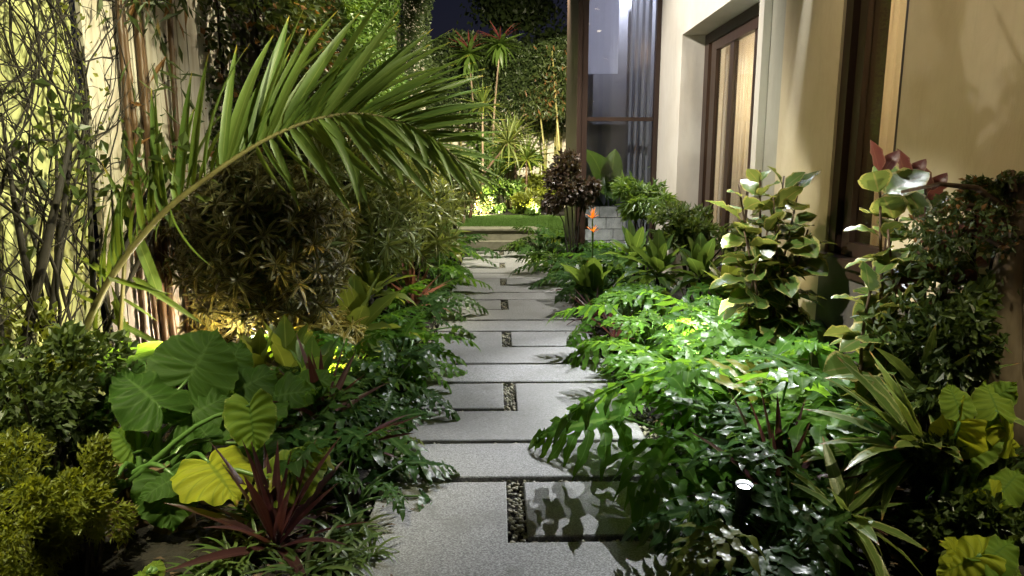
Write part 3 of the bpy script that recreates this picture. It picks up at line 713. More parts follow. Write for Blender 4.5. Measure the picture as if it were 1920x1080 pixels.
MB().tube([(0, 0, 0), (.1, 0, 3), (0, 0, 6.6)], [.2, .16, .08], 8).obj('trunk', M['bark_dark'], dt)
def smpt():
    a = Vector((random.gauss(0, .62), random.gauss(0, .7), random.gauss(0, .42))); return a + Vector((0, 0, 7.6))
foliage(5200, smpt, .20, M['hedge_dark'], 'crown', dt, .35)
dt2 = thing('tree', 'low dark treetop beyond the hedge beside the glass bay', 'tree', (2.3, 27, 0))
MB().tube([(0, 0, 0), (0, 0, 5.6)], [.14, .07], 8).obj('trunk', M['bark_dark'], dt2)
foliage(2600, lambda: Vector((random.gauss(0, .6), random.gauss(0, .5), random.gauss(5.9, .35))), .2, M['hedge_dark'], 'crown', dt2, .35)

# ------------------------------------------------------------------ vine and trunks on the left wall
random.seed(11)
vn = thing('climbing_vine', 'dark branching vine netted across the pale left wall', 'vine', (-2.36, 3.6, 0))
def vine(p, d, L, r, depth):
    pts = [p]; n = max(3, int(L / .10))
    for i in range(n):
        d = (d + Vector((U(-.06, .06), U(-.42, .42), U(-.3, .34)))).normalized(); q = pts[-1] + d * L / n; q.x = max(-.03, min(.16, q.x)); pts.append(q)
    VMB.tube(pts, [r * (1 - .55 * i / n) for i in range(n + 1)], 5)
    if depth:
        for i in range(1, n + 1):
            if rnd() < .40: vine(pts[i], (d + Vector((0, random.choice((-1, 1)) * U(.8, 1.6), U(-.4, .9)))).normalized(), L * U(.25, .5), r * U(.45, .7), depth - 1)
for y0, z0, dy, L, r in [(-.75, .3, .1, 3.2, .022), (-.35, .2, .25, 3.0, .026), (.0, .3, -.2, 3.2, .022), (.3, .4, -.1, 3.0, .024), (.5, .3, -.25, 3.2, .02), (.6, 1.6, -.8, 1.6, .016), (-.6, 3.2, .7, 1.4, .018), (.55, 3.6, -.6, 2.0, .018), (-.8, 1.4, .9, 1.8, .02), (-.55, .5, .5, 3.0, .022), (.1, 1.2, .6, 2.4, .018), (.2, .3, -.4, 3.0, .02), (.45, 1.0, -.5, 2.4, .018), (-1.2, .3, .1, 3.0, .02), (-1.65, .2, .2, 3.0, .02)]:
    VMB = MB(); vine(Vector((.05, y0, z0)), Vector((0, dy * 1.8, .9)), L, r * .46, 2); VMB.obj('branch', M['bark_dark'], vn, True)
foliage(1500, lambda: Vector((U(-.04, .04), random.choice((-.95, -.6, .5)) + random.gauss(0, .16), U(.6, 4.0))), .03, M['yellow_shrub'], 'foliage', vn, .35, .5)
foliage(500, lambda: Vector((U(.02, .22), random.gauss(-.75, .2), random.gauss(3.2, .4))), .07, M['shrub'], 'foliage', vn, .35, .5)
TR = [((20, 720), (85, 470), 3.3, .036, 'leftmost dark slanting trunk at the foot of the vine wall'), ((75, 720), (110, 480), 3.5, .028, 'slim dark upright trunk second from the left edge'),
      ((110, 710), (215, 500), 3.6, .034, 'dark trunk leaning right towards the palm base'), ((160, 690), (255, 500), 3.9, .022, 'thin brown trunk leaning right beside the fence end')]
for (a, b, Y, r, lab) in TR:
    p = at(*a, Y); q = at(*b, Y + .1); base = p + (p - q).normalized() * (p.z / max(.05, (q - p).normalized().z))
    t = thing('tree', lab, 'tree', base); d = q - base
    MB().tube([Vector((0, 0, -.05)), d * .5 + Vector((.02, 0, 0)), d, d * 1.5 + Vector((-.05, .05, 0))], [r * .9, r * .75, r * .6, r * .3], 8).obj('trunk', M['bark_dark'], t, True)
    MB().tube([d * .8, d * 1.05 + Vector((-.14, 0, .1)), d * 1.3 + Vector((-.3, .05, .3))], [r * .5, r * .4, r * .15], 6).obj('limb', M['bark_dark'], t, True)
    foliage(50, lambda: d * U(1.2, 1.5) + Vector((random.gauss(0, .12), random.gauss(0, .12), random.gauss(.1, .15))), .07, M['shrub'], 'crown', t, .3)
# bamboo canes before the fence
for i, (px, Y, r, lean, lab) in enumerate([(222, 4.55, .020, .02, 'leftmost brown bamboo cane before the white fence'), (268, 4.75, .018, -.02, 'slim brown bamboo cane left of the thick pair'), (290, 4.85, .024, .0, 'thick brown bamboo cane centred before the white fence'),
        (312, 5.0, .022, -.03, 'brown bamboo cane right of the thick one'), (335, 5.2, .020, .03, 'tall brown bamboo cane at the right of the fence boards'), (345, 5.35, .016, -.06, 'thin leaning bamboo cane nearest the ball shaped dracaena')]):
    b = ground(px, Y); b.x = max(b.x, -2.36); t = thing('bamboo_cane', lab, 'bamboo', b)
    pts = []; rad = []
    for k2 in range(0, 19):
        z = k2 * .27; pts += [Vector((lean * z * .3, lean * z, z - .03)), Vector((lean * z * .3, lean * z, z)), Vector((lean * z * .3, lean * z, z + .02))]; rad += [r, r * 1.22, r]
    MB().tube(pts, rad, 7).obj('cane', M['cane'], t, True)
    foliage(110, lambda: Vector((random.gauss(.06, .10), random.gauss(0, .14), U(2.5, 4.6))), .15, M['hedge_brown'], 'foliage', t, .10, .8)
    foliage(16, lambda: Vector((random.gauss(.05, .08), random.gauss(0, .1), U(.8, 2.4))), .2, M['hedge_brown'], 'foliage', t, .07, .7)

# ------------------------------------------------------------------ shrubs at the left edge
def shrub(label, loc, sx, sy, sz, n, L, mat, name='shrub', cat='shrub', ratio=.3, down=.1, seed=0, stem=True):
    random.seed(seed + 100); loc = Vector(loc); t = thing(name, label, cat, (loc.x, loc.y, 0))
    cl = []
    for i in range(16):
        d = Vector((random.gauss(0, 1), random.gauss(0, 1), random.gauss(0, 1))).normalized() * U(.3, 1.12); cl.append((Vector((d.x * sx, d.y * sy, d.z * sz)), U(.18, .42)))
    def smp():
        c, r_ = random.choice(cl); d = Vector((random.gauss(0, 1), random.gauss(0, 1), random.gauss(0, 1))).normalized() * (r_ * U(.6, 1.05))
        p = c + Vector((d.x * sx, d.y * sy, d.z * sz)); p.z = max(-loc.z + .03, p.z); return p + Vector((0, 0, loc.z))
    foliage(n, smp, L, M[mat], 'crown', t, ratio, down, lambda p: tuple((p - Vector((0, 0, loc.z))).normalized() * .8))
    if stem:
        for i in range(6):
            c, r_ = cl[i]; MB().tube([(U(-.03, .03), U(-.03, .03), -.05), c * .5 + Vector((0, 0, loc.z * .7)), c + Vector((0, 0, loc.z))], [.014, .010, .004], 5).obj('stem', M['bark_dark'], t)
    return t
shrub('dark leafy shrub under the slanting trunks at the left edge', at(70, 760, 2.95), .32, .4, .30, 1900, .048, 'shrub', seed=1)
shrub('added yellow green leaves standing in for backlight behind the dark leafy shrub at the left edge', at(90, 730, 3.35), .30, .2, .34, 2600, .04, 'yellow_shrub', seed=15)  # yellow clump added to give the dark shrub backlit gaps
shrub('dark shrub with yellow lit gaps left of the elephant ears', at(150, 790, 3.2), .26, .3, .34, 1900, .045, 'shrub', seed=2)
shrub('feathery yellow green shrub in the lower left corner', at(60, 990, 2.5), 0.26, .3, .27, 9500, .030, 'yellow_shrub', ratio=.17, seed=3)
shrub('rounded yellow green shrub beside the elephant ear trunks', at(150, 960, 2.55), .12, .2, .25, 5000, .030, 'yellow_shrub', ratio=.17, seed=4)
stn = MB(); random.seed(4)
for i, (px, py) in enumerate([(160, 1074), (185, 1066)]):
    p = at(px, py, 2.3); mm = Matrix.Translation((p.x, p.y, .03)) @ Matrix.Diagonal((.045 + .01 * i, .05, .035, 1)) @ Matrix.Rotation(i, 4, 'Z')
    tag(MB().add(ico, icf, None, 0, mm).obj('stone', M['stone_lit'], None, True), ('pale stone at the foot of the corner shrub', 'small pale stone against the elephant ear trunk')[i], 'stone')

# ------------------------------------------------------------------ elephant ear plant
random.seed(21)
ear = thing('elephant_ear', 'large elephant ear plant with ribbed green and yellowing leaves', 'plant', at(285, 1030, 2.95) * 1.0)
eb = ear.location.copy(); eb.z = 0; ear.location = eb
AM = {'g': [aloc_mesh('leaf', M['aloc'], s_, .03 + .02 * (s_ % 3), .10 + .12 * (s_ % 2)) for s_ in range(4)], 'y': [aloc_mesh('leaf', M['aloc_yellow'], 7, .05, .25)], 'h': [aloc_mesh('leaf', M['aloc_half'], 9, .04, .15), aloc_mesh('leaf', M['aloc_half'], 10, .06, .3)]}
toC = lambda p: (CAM - p).normalized()
def ear_leaf(a, b, Ya, Yb, kind, n=(0, 0, 0), root=None, idx=0, sc=1.0, parent=None, base=None, label=None, stalk=True, grow=1.14):
    o = at(*a, Ya); t_ = at(*b, Yb); t_ = o + (t_ - o) * grow; nv = toC(o) + Vector(n); bs = base if base is not None else eb; par = parent or ear
    Mx = frame(o, t_, nv) @ Matrix.Diagonal((sc, 1, 1, 1)); Mx.translation -= par.location
    lf = link('leaf', AM[kind][idx % len(AM[kind])], par, Mx)
    if label: lf['label'] = label
    if stalk:
        r0 = Vector(root) if root else Vector((U(-.1, .12), U(-.06, .08), .22)); e = o - par.location
        mid = r0 * .45 + e * .55 + Vector((0, .02, .06))
        sp = spline([r0, mid, e], 6); MB().tube(sp, [.018 - .0018 * i for i in range(7)], 6).obj('stalk', M['phil_stalk'], par, True)
ear_leaf((352, 712), (402, 622), 3.25, 3.42, 'g', (0, 0, .35), idx=0, sc=1.15)
ear_leaf((300, 762), (226, 690), 3.05, 3.15, 'g', (.5, 0, .5), idx=1, sc=.8)
ear_leaf((340, 790), (425, 735), 3.1, 3.25, 'g', (-.2, 0, .8), idx=2, sc=.9)
ear_leaf((270, 680), (205, 640), 3.45, 3.6, 'g', (.2, 0, .9), idx=3, sc=1.0)
ear_leaf((425, 745), (510, 690), 3.35, 3.5, 'g', (0, 0, 1), idx=1, sc=.95)
ear_leaf((455, 770), (500, 790), 3.3, 3.1, 'g', (0, 0, 1), idx=0, sc=1.1)
ear_leaf((505, 745), (575, 728), 3.4, 3.35, 'g', (0, 0, .8), idx=2, sc=.9)
ear_leaf((395, 825), (365, 790), 3.0, 3.05, 'g', (-.4, 0, .4), idx=3, sc=.7)
ear_leaf((468, 760), (478, 838), 3.0, 2.9, 'h', (.1, 0, .3), idx=0, sc=.88, label='curled leaf paling at its margin')
ear_leaf((392, 868), (440, 925), 2.85, 2.72, 'y', (.3, 0, .9), idx=0, sc=1.15, label='bright yellow leaf with a browned tip')
ear_leaf((310, 900), (322, 985), 2.85, 2.75, 'g', (-.1, 0, .7), idx=1, sc=1.05)
ear_leaf((330, 895), (262, 930), 2.85, 2.75, 'g', (-.3, 0, .9), idx=0, sc=.7)
ear_leaf((525, 905), (605, 842), 2.8, 2.9, 'h', (0, 0, .7), idx=0, sc=.85, label='pale green leaf with a yellow rim')
ear_leaf((250, 850), (218, 800), 3.0, 3.05, 'h', (.5, 0, .2), idx=1, sc=1.0)
ear_leaf((215, 905), (195, 935), 2.8, 2.75, 'g', (-.3, 0, .8), idx=2, sc=1.0)
ear_leaf((215, 780), (190, 740), 3.3, 3.4, 'g', (.2, 0, .5), idx=3, sc=1.0)
ear_leaf((430, 690), (450, 640), 3.5, 3.6, 'g', (0, 0, .8), idx=2, sc=1.0)
ear_leaf((250, 740), (200, 760), 3.2, 3.1, 'g', (.1, 0, .9), idx=0, sc=1.0)
ear_leaf((470, 830), (520, 870), 3.05, 2.95, 'g', (0, 0, .9), idx=3, sc=1.0)
ear_leaf((360, 840), (330, 870), 3.05, 2.95, 'g', (0, 0, .9), idx=2, sc=1.0)
ear_leaf((560, 725), (620, 705), 3.6, 3.6, 'g', (.2, 0, .9), idx=3, sc=.9)
for i, (px, py, h) in enumerate([(225, 1040, .34), (262, 1050, .28), (312, 1045, .34), (350, 1040, .2)]):
    p = at(px, py, 2.9 + .05 * (i % 2)); p.z = -.04; p -= eb; pts = []; rad = []
    for k2 in range(10): pts.append(Vector((p.x + .01 * math.sin(k2), p.y, p.z + h * k2 / 9))); rad.append(.046 - .001 * k2 + (.010 if k2 % 2 else 0))
    MB().tube(pts, rad, 10).obj('trunk', M['bark'], ear)
yp = thing('elephant_ear', 'small yellow green elephant ear sprout at the bottom edge', 'plant', at(290, 1075, 2.35)); yp.location.z = 0
ear_leaf((285, 1078), (300, 1050), 2.35, 2.4, 'h', (0, 0, .6), parent=yp, base=yp.location, root=(0, 0, 0), idx=0)
ear_leaf((275, 1076), (262, 1068), 2.35, 2.4, 'h', (.2, 0, .9), parent=yp, base=yp.location, root=(0, 0, 0), idx=1)
be = thing('elephant_ear', 'single bright backlit elephant ear leaf beside the far path', 'plant', ground(820, 8.3))
ear_leaf((822, 352), (826, 405), 8.3, 8.25, 'y', (.5, .2, .2), parent=be, base=be.location, root=(0, 0, 0), idx=0, sc=.8)

# ------------------------------------------------------------------ palm frond over the left bed
random.seed(31)
pf = thing('palm', 'arching palm frond sweeping from the fence over the left bed', 'palm', at(150, 640, 3.55)); pf.location.z = 0
pl = pf.location.copy()
RP = [(150, 640, 3.55), (205, 525, 3.6), (300, 405, 3.7), (400, 325, 3.8), (480, 272, 3.9), (560, 234, 4.0), (640, 214, 4.1), (706, 217, 4.18), (767, 235, 4.22), (820, 266, 4.25), (885, 325, 4.2)]
rp = spline([at(*p) for p in RP], 60)
MB().tube([p - pl for p in rp], [.020 - .017 * (i / 60) ** .8 for i in range(61)], 8).obj('rachis', M['palm_rib'], pf, True)
MB().tube([Vector((-.05, .05, -.05)), Vector((0, 0, .3)), rp[0] - pl], [.05, .04, .025], 8).obj('stem', M['palm_rib'], pf, True)
LF = [strap_mb(w_, dr_, .5, 9, lambda t: (min(1, t / .08 + .35)) * (1 - max(0, (t - .35) / .65) ** 1.6) * .98 + .015, 0, 0, tw).mesh('leaflet', M['palm']) for (w_, dr_, tw) in [(.034, .12, .2), (.040, .20, -.2), (.032, .28, .1), (.038, .05, 0)]]
LD = [strap_mb(w_, dr_, .5, 9, lambda t: (min(1, t / .08 + .35)) * (1 - max(0, (t - .35) / .65) ** 1.6) * .98 + .015, 0, 0, tw).mesh('leaflet', M['palm']) for (w_, dr_, tw) in [(.040, .32, .3), (.044, .45, -.3)]]
def curve(tab, s_):
    for (a, *va), (b, *vb) in zip(tab, tab[1:]):
        if s_ <= b: t = (s_ - a) / (b - a); return [x + (y_ - x) * t for x, y_ in zip(va, vb)]
    return tab[-1][1:]
UP = [(.0, 112, 150), (.1, 105, 190), (.2, 96, 235), (.3, 85, 275), (.4, 73, 295), (.5, 61, 280), (.6, 48, 270), (.7, 33, 235), (.8, 16, 175), (.9, 0, 130), (1.0, -30, 85)]
DN = [(.0, -30, 60), (.4, -62, 130), (.5, -50, 200), (.62, -46, 215), (.75, -48, 170), (.88, -58, 120), (1.0, -62, 70)]
right = CM @ Vector((1, 0, 0)); upv = CM @ Vector((0, 1, 0)); fwd = CM @ Vector((0, 0, -1))
def leaflet(s_, ang, L, away, pool):
    i = min(59, int(s_ * 60)); o = rp[i].lerp(rp[i+1], s_ * 60 - i); ang = R(ang); d = right * math.cos(ang) + upv * math.sin(ang) + fwd * away
    px = L * o.y / 1300
    nv = -fwd * U(.4, 1) + upv * U(-.1, .9) + right * U(-.7, .1)
    Mx = frame(o, o + d * px, nv, None, U(-.5, .5)); Mx.translation -= pl; link('leaflet', random.choice(pool), pf, Mx)
for i in range(82):
    s_ = .08 + .92 * i / 81; a, L = curve(UP, s_); leaflet(s_, a + U(-7, 7), L * U(.85, 1.08), U(-.05, .35), LF)
for i in range(38):
    s_ = .40 + .6 * i / 37; a, L = curve(DN, s_); leaflet(s_, a + U(-9, 9), L * U(.7, 1.1), U(-.45, .1), LD)
for a in (-75, -105, 150, 165, 128, 140, -140, -20):
    leaflet(U(.06, .3), a, U(70, 150), U(-.2, .2), LD)
# second, drier frond lower at the left
p2 = thing('palm', 'dry pale young palm fronds leaning against the fence at the left', 'palm', at(190, 640, 3.9)); p2.location.z = 0
for (px, py, bx, by) in [(300, 560, 215, 300), (265, 480, 210, 330), (290, 430, 240, 300), (210, 600, 330, 660), (230, 560, 300, 600), (250, 520, 380, 610), (300, 380, 215, 240), (330, 330, 260, 215), (215, 560, 235, 680), (240, 640, 210, 520)]:
    o = at(px, py, 3.85 + U(-.1, .1)); t_ = at(bx, by, 3.85 + U(-.2, .2)); Mx = frame(o, t_, toC(o) + Vector((U(-.5, .5), 0, U(-.3, .6)))); Mx.translation -= p2.location; link('leaflet', random.choice(LD), p2, Mx)
MB().tube([Vector((0, 0, -.05)), at(235, 470, 3.85) - p2.location, at(330, 330, 3.85) - p2.location], [.016, .012, .006], 6).obj('rachis', M['palm_rib'], p2, True)

# ------------------------------------------------------------------ dracaena ball and variegated shrubs
ROS = [rosette_mesh('rosette', M['rosette'], 19, .17, .0105, -.45, 1.35, .6, s_) for s_ in range(3)]
ROSY = [rosette_mesh('rosette', M['rosette_y'], 17, .17, .0105, -.45, 1.35, .6, s_ + 5) for s_ in range(2)]
ROSG = [rosette_mesh('rosette', M['rosette_g'], 17, .19, .009, -.3, 1.4, .5, s_ + 9) for s_ in range(2)]
def rosette_shrub(label, loc, r, n, pool, squash=1.0, seed=0, sc=1.0, trunk=True, name='dracaena', inner=0.25):
    random.seed(seed + 50); loc = Vector(loc); t = thing(name, label, 'shrub', (loc.x, loc.y, 0)); c = Vector((0, 0, loc.z))
    bumps = [(Vector((random.gauss(0, 1), random.gauss(0, 1), random.gauss(0, 1))).normalized(), U(-.14, .12)) for _ in range(10)]
    for i in range(n):
        z = 1 - 2 * (i + .5) / n; a = i * 2.39996; d = Vector((math.sqrt(1 - z*z) * math.cos(a), math.sqrt(1 - z*z) * math.sin(a), z))
        d = (d + Vector((random.gauss(0, .09), random.gauss(0, .09), random.gauss(0, .09)))).normalized()
        k_ = 1 + sum(a_ * max(0, d.dot(b)) ** 3 for b, a_ in bumps); rr_ = r * k_ * (U(.86, 1.0) if rnd() > inner else U(.5, .85))
        p = c + Vector((d.x * rr_, d.y * rr_, d.z * rr_ * squash)); dd = (d * .8 + Vector((0, 0, .45)) + Vector((U(-.3, .3), U(-.3, .3), U(-.2, .2)))).normalized()
        q = dd.to_track_quat('Z', 'Y').to_matrix().to_4x4()
        link('rosette', random.choice(pool), t, Matrix.Translation(p) @ q @ Matrix.Rotation(U(0, 6.3), 4, 'Z') @ Matrix.Scale(sc * U(.8, 1.15), 4))
    if trunk:
        MB().tube([(0, 0, -.05), (.02, 0, loc.z * .5), (0, 0, loc.z)], [.04, .032, .025], 8).obj('trunk', M['bark_dark'], t, True)
        for i in range(12):
            d = Vector((random.gauss(0, 1), random.gauss(0, 1), random.gauss(0, .7))).normalized(); MB().tube([Vector((0, 0, loc.z * U(.5, 1))), c + d * r * .45, c + d * r * .9], [.016, .011, .006], 5).obj('limb', M['bark_dark'], t)
    return t
ball = rosette_shrub('large clipped ball of striped narrow leaved dracaena under the palm', at(497, 455, 5.0), .62, 340, ROS, .97, 1, .84, inner=.3)
bz = at(497, 455, 5.0).z
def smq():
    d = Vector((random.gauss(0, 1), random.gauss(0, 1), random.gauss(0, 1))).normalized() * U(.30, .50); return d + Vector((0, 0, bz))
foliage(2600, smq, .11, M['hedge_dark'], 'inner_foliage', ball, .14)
rosette_shrub('glowing yellow striped dracaena low under the ball', at(598, 640, 5.0) + Vector((0, .15, 0)), .24, 44, ROSY, .8, 2, .9)
rosette_shrub('small yellow dracaena at the fence foot left of the ball', at(420, 590, 5.3), .2, 26, ROSY, .8, 3, .9)
rosette_shrub('loose striped dracaena behind the ball under the palm arch', at(650, 330, 6.6), .55, 90, ROSG, 1.0, 4, 1.1)
rosette_shrub('feathery dracaena clump right of the ball by the path', at(712, 425, 6.4), .38, 66, ROSG, 1.1, 5, 1.1)
rosette_shrub('tall spiky dracaena clump beside the backlit leaf', at(775, 400, 7.6), .46, 70, ROSG, 1.2, 6, 1.2)
rosette_shrub('pale dracaena under the low palm leaflets by the far hedge', at(790, 330, 9.2), .5, 60, ROSG, 1.1, 7, 1.2)
rosette_shrub('small dracaena tuft at the lawn end of the left bed', at(850, 345, 12.4), .5, 50, ROSG, 1.2, 8, 1.3)
rosette_shrub('yellow green dracaena standing below the hedge midway', at(735, 320, 10.5), .7, 70, ROSY, 1.0, 9, 1.3)
rosette_shrub('dim dracaena at the foot of the brown hedge', at(560, 300, 8.4), .6, 70, ROS, .9, 10, 1.2)

# ------------------------------------------------------------------ split leaf philodendrons
def phil(label, loc, sc, n, kind, seed, spread=1.0, group=None):
    random.seed(seed + 300); t = thing('philodendron', label, 'plant', (loc[0], loc[1], 0), group); pool = PHIL[kind]
    for i in range(n):
        j = int(len(pool) * (i / n)) if rnd() < .8 else random.randrange(len(pool))
        link('leaf', pool[j], t, rot((U(-.04, .04), U(-.04, .04), -.02), i * 2.39996 + U(-.5, .5), U(-.2, .24), U(-.45, .45), sc * U(.62, 1.25)) @ Matrix.Diagonal((U(.78, 1.2), U(.9, 1.12), U(.8, 1.1), 1)))
    MB().tube([(0, 0, -.08), (.01, 0, .05), (.0, 0, .12)], [.035, .032, .018], 7).obj('stem', M['bark_dark'], t)
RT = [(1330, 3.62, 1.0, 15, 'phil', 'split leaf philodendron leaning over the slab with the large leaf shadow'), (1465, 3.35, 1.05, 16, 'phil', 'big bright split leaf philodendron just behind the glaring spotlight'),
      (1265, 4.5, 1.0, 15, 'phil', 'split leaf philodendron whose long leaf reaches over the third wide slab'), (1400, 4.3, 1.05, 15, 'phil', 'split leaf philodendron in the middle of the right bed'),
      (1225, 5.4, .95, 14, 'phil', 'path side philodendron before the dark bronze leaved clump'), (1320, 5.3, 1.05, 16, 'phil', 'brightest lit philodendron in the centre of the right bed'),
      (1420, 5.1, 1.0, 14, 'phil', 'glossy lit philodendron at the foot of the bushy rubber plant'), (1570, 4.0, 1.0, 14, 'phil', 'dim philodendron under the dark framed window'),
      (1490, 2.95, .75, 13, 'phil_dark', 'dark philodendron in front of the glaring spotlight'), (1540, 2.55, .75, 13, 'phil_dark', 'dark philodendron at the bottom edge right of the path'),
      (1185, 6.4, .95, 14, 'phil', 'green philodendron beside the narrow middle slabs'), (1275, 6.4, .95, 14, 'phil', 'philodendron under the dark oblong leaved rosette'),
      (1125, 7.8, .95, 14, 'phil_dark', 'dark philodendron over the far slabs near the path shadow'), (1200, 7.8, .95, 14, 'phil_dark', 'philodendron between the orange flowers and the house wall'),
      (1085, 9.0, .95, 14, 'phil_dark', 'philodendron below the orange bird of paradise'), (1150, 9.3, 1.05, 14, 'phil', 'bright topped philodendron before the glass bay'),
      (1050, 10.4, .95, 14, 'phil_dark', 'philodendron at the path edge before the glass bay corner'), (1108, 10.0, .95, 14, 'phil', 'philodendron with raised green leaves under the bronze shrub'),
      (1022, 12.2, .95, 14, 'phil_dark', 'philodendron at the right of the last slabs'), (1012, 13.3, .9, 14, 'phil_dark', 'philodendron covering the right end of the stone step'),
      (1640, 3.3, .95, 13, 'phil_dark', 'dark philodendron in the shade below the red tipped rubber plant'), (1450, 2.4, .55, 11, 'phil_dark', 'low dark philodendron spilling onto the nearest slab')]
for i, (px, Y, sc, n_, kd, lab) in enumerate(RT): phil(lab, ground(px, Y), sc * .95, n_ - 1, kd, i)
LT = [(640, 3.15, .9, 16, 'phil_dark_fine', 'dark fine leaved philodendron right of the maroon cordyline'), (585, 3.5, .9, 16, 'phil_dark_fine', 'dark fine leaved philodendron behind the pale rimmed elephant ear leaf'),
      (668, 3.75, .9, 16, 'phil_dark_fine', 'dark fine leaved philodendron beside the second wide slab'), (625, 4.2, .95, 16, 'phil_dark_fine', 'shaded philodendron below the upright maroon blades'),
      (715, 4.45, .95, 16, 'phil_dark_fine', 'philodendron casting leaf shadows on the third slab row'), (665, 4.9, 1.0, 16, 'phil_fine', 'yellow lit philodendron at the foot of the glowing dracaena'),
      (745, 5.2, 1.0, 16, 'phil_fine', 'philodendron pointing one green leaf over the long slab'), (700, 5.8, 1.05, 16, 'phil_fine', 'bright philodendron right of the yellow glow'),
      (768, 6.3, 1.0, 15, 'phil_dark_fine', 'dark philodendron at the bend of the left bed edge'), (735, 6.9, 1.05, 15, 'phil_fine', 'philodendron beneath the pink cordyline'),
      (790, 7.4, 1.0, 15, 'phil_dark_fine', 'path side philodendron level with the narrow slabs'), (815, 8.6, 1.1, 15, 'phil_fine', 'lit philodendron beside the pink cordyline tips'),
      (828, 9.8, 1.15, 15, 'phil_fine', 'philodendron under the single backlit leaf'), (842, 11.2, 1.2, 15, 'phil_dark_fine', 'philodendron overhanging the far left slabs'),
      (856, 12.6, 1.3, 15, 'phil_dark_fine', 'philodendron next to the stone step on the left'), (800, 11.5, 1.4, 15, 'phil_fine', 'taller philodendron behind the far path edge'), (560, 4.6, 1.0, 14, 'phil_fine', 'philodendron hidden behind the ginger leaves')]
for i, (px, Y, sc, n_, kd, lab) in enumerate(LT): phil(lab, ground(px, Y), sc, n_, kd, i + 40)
# lower edge-of-path tufts
GR = [rosette_mesh('tuft', M['grassy'], 26, .26, .010, .2, 1.3, .8, s_) for s_ in range(2)]
for i, (px, Y, sc, lab) in enumerate([(600, 2.75, 1.0, 'grassy strap tuft at the bottom left of the path'), (540, 2.5, 1.0, 'grassy tuft under the maroon cordyline'), (395, 2.62, .9, 'grassy tuft on the soil left of the maroon cordyline'), (445, 2.95, .9, 'grassy tuft below the yellow elephant ear leaf'), (330, 2.5, .8, 'short grassy tuft before the elephant ear trunks'), (1500, 2.35, 1.0, 'grassy tuft at the bottom of the right bed'), (630, 2.6, .8, 'small grassy tuft touching the nearest slab'), (1400, 2.2, .8, 'small grassy tuft at the bottom right slab edge')]):
    random.seed(i); t = thing('grass_tuft', lab, 'plant', ground(px, Y)); link('tuft', GR[i % 2], t, Matrix.Scale(sc, 4)); link('tuft', GR[(i + 1) % 2], t, rot((.08, .05, 0), 1, 0, 0, sc * .8))

# ------------------------------------------------------------------ cordylines and strap leaved plants
BL = [strap_mb(.048, dr_, .45, 8, lambda t: (min(1, t / .3) * .55 + .45) * (1 - max(0, (t - .5) / .5) ** 1.4) * .98 + .02, 0, 0, tw) for dr_, tw in [(.03, .2), (.08, -.3), (.2, .2), (.42, 0)]]
def blades(label, loc, L, n, mat, el, seed, name='cordyline', w=1.0, az=None, h=.0, roll=.4, mbs=BL, cat='plant', stem='bark_dark'):
    random.seed(seed + 900); t = thing(name, label, cat, loc); ms = [b.mesh('blade', M[mat]) for b in mbs]
    if h: MB().tube([(0, 0, -.05), (.02 * h, 0, h * .5), (0, 0, h)], [.028, .022, .018], 7).obj('stem', M[stem], t, True)
    for i in range(n):
        q = i / max(1, n - 1); e = el[1] + (el[0] - el[1]) * q; a = (i * 2.39996) if az is None else U(*az)
        link('blade', ms[min(3, int(q * 4))], t, rot((0, 0, h - .03 * q), a + U(-.3, .3), e + U(-.12, .12), U(-roll, roll), L * U(.75, 1.1)) @ Matrix.Diagonal((w, 1, 1, 1)))
    return t
p = at(520, 1045, 2.72); p.z = .02
blades('dark maroon cordyline fanning out in front of the elephant ears', p, .50, 34, 'cord', (.15, 1.45), 1)
p = at(608, 790, 3.75); p.z = .05
blades('upright maroon cordyline against the yellow lit leaves', p, .55, 15, 'cord', (.6, 1.45), 2, h=.12)
p = ground(640, 3.35)
blades('low maroon blades lying over the path side leaves', p, .38, 8, 'cord', (.2, .6), 3, w=.8, az=(-1.9, -.6), h=.2)
p = ground(772, 7.2)
blades('pinkish cordyline beside the far narrow slabs', p, .62, 18, 'cord_pink', (.35, 1.4), 4, h=.15)
p = at(1462, 905, 2.95); p.z = .05
blades('shaded maroon cordyline behind the glaring spotlight', p, .55, 20, 'cord', (.7, 1.5), 5, w=.8)
for i, (px, Y, lab) in enumerate([(1120, 6.9, 'bronze bladed clump dipping over the narrow slabs'), (1085, 8.4, 'bronze bladed clump under the far right leaves'), (1160, 5.9, 'dark bronze clump below the path side philodendron')]):
    p = ground(px, Y); blades(lab, p, .42, 22, 'cord', (.05, 1.0), 6 + i, h=.1, w=.7)
SB = [strap_mb(.075, dr_, .3, 8, lambda t: (min(1, t / .25) * .7 + .3) * (1 - max(0, (t - .45) / .55) ** 1.7) * .98 + .02, 0, .1, tw) for dr_, tw in [(.1, .1), (.25, -.2), (.4, .2), (.6, 0)]]
p = at(1720, 930, 2.7); p.z = .0
blades('striped strap leaved dracaena spreading leftwards by the right corner', p, .50, 30, 'strap', (-.1, 1.1), 11, 'strap_plant', 1.0, (.6, 2.9), .42, .5, SB)
p = ground(1640, 2.55)
blades('lower striped strap plant with browned tips at the right', p, .36, 30, 'strap', (-.25, .8), 12, 'strap_plant', 1.05, None, .22, .5, SB)
p = ground(1780, 3.0)
blades('tall striped strap plant behind the right corner leaves', p, .5, 20, 'strap', (.1, 1.3), 13, 'strap_plant', .9, None, .55, .5, SB)
EB = [ell_mb(.19, dr_, .25, .1) for dr_ in (.05, .15, .3, .5)]
p = ground(1237, 7.1)
blades('dark rosette of oblong leaves before the house wall', p, .46, 22, 'broad', (.0, 1.35), 14, 'broadleaf_plant', .9, None, .5, .4, EB)
p = ground(1318, 6.7)
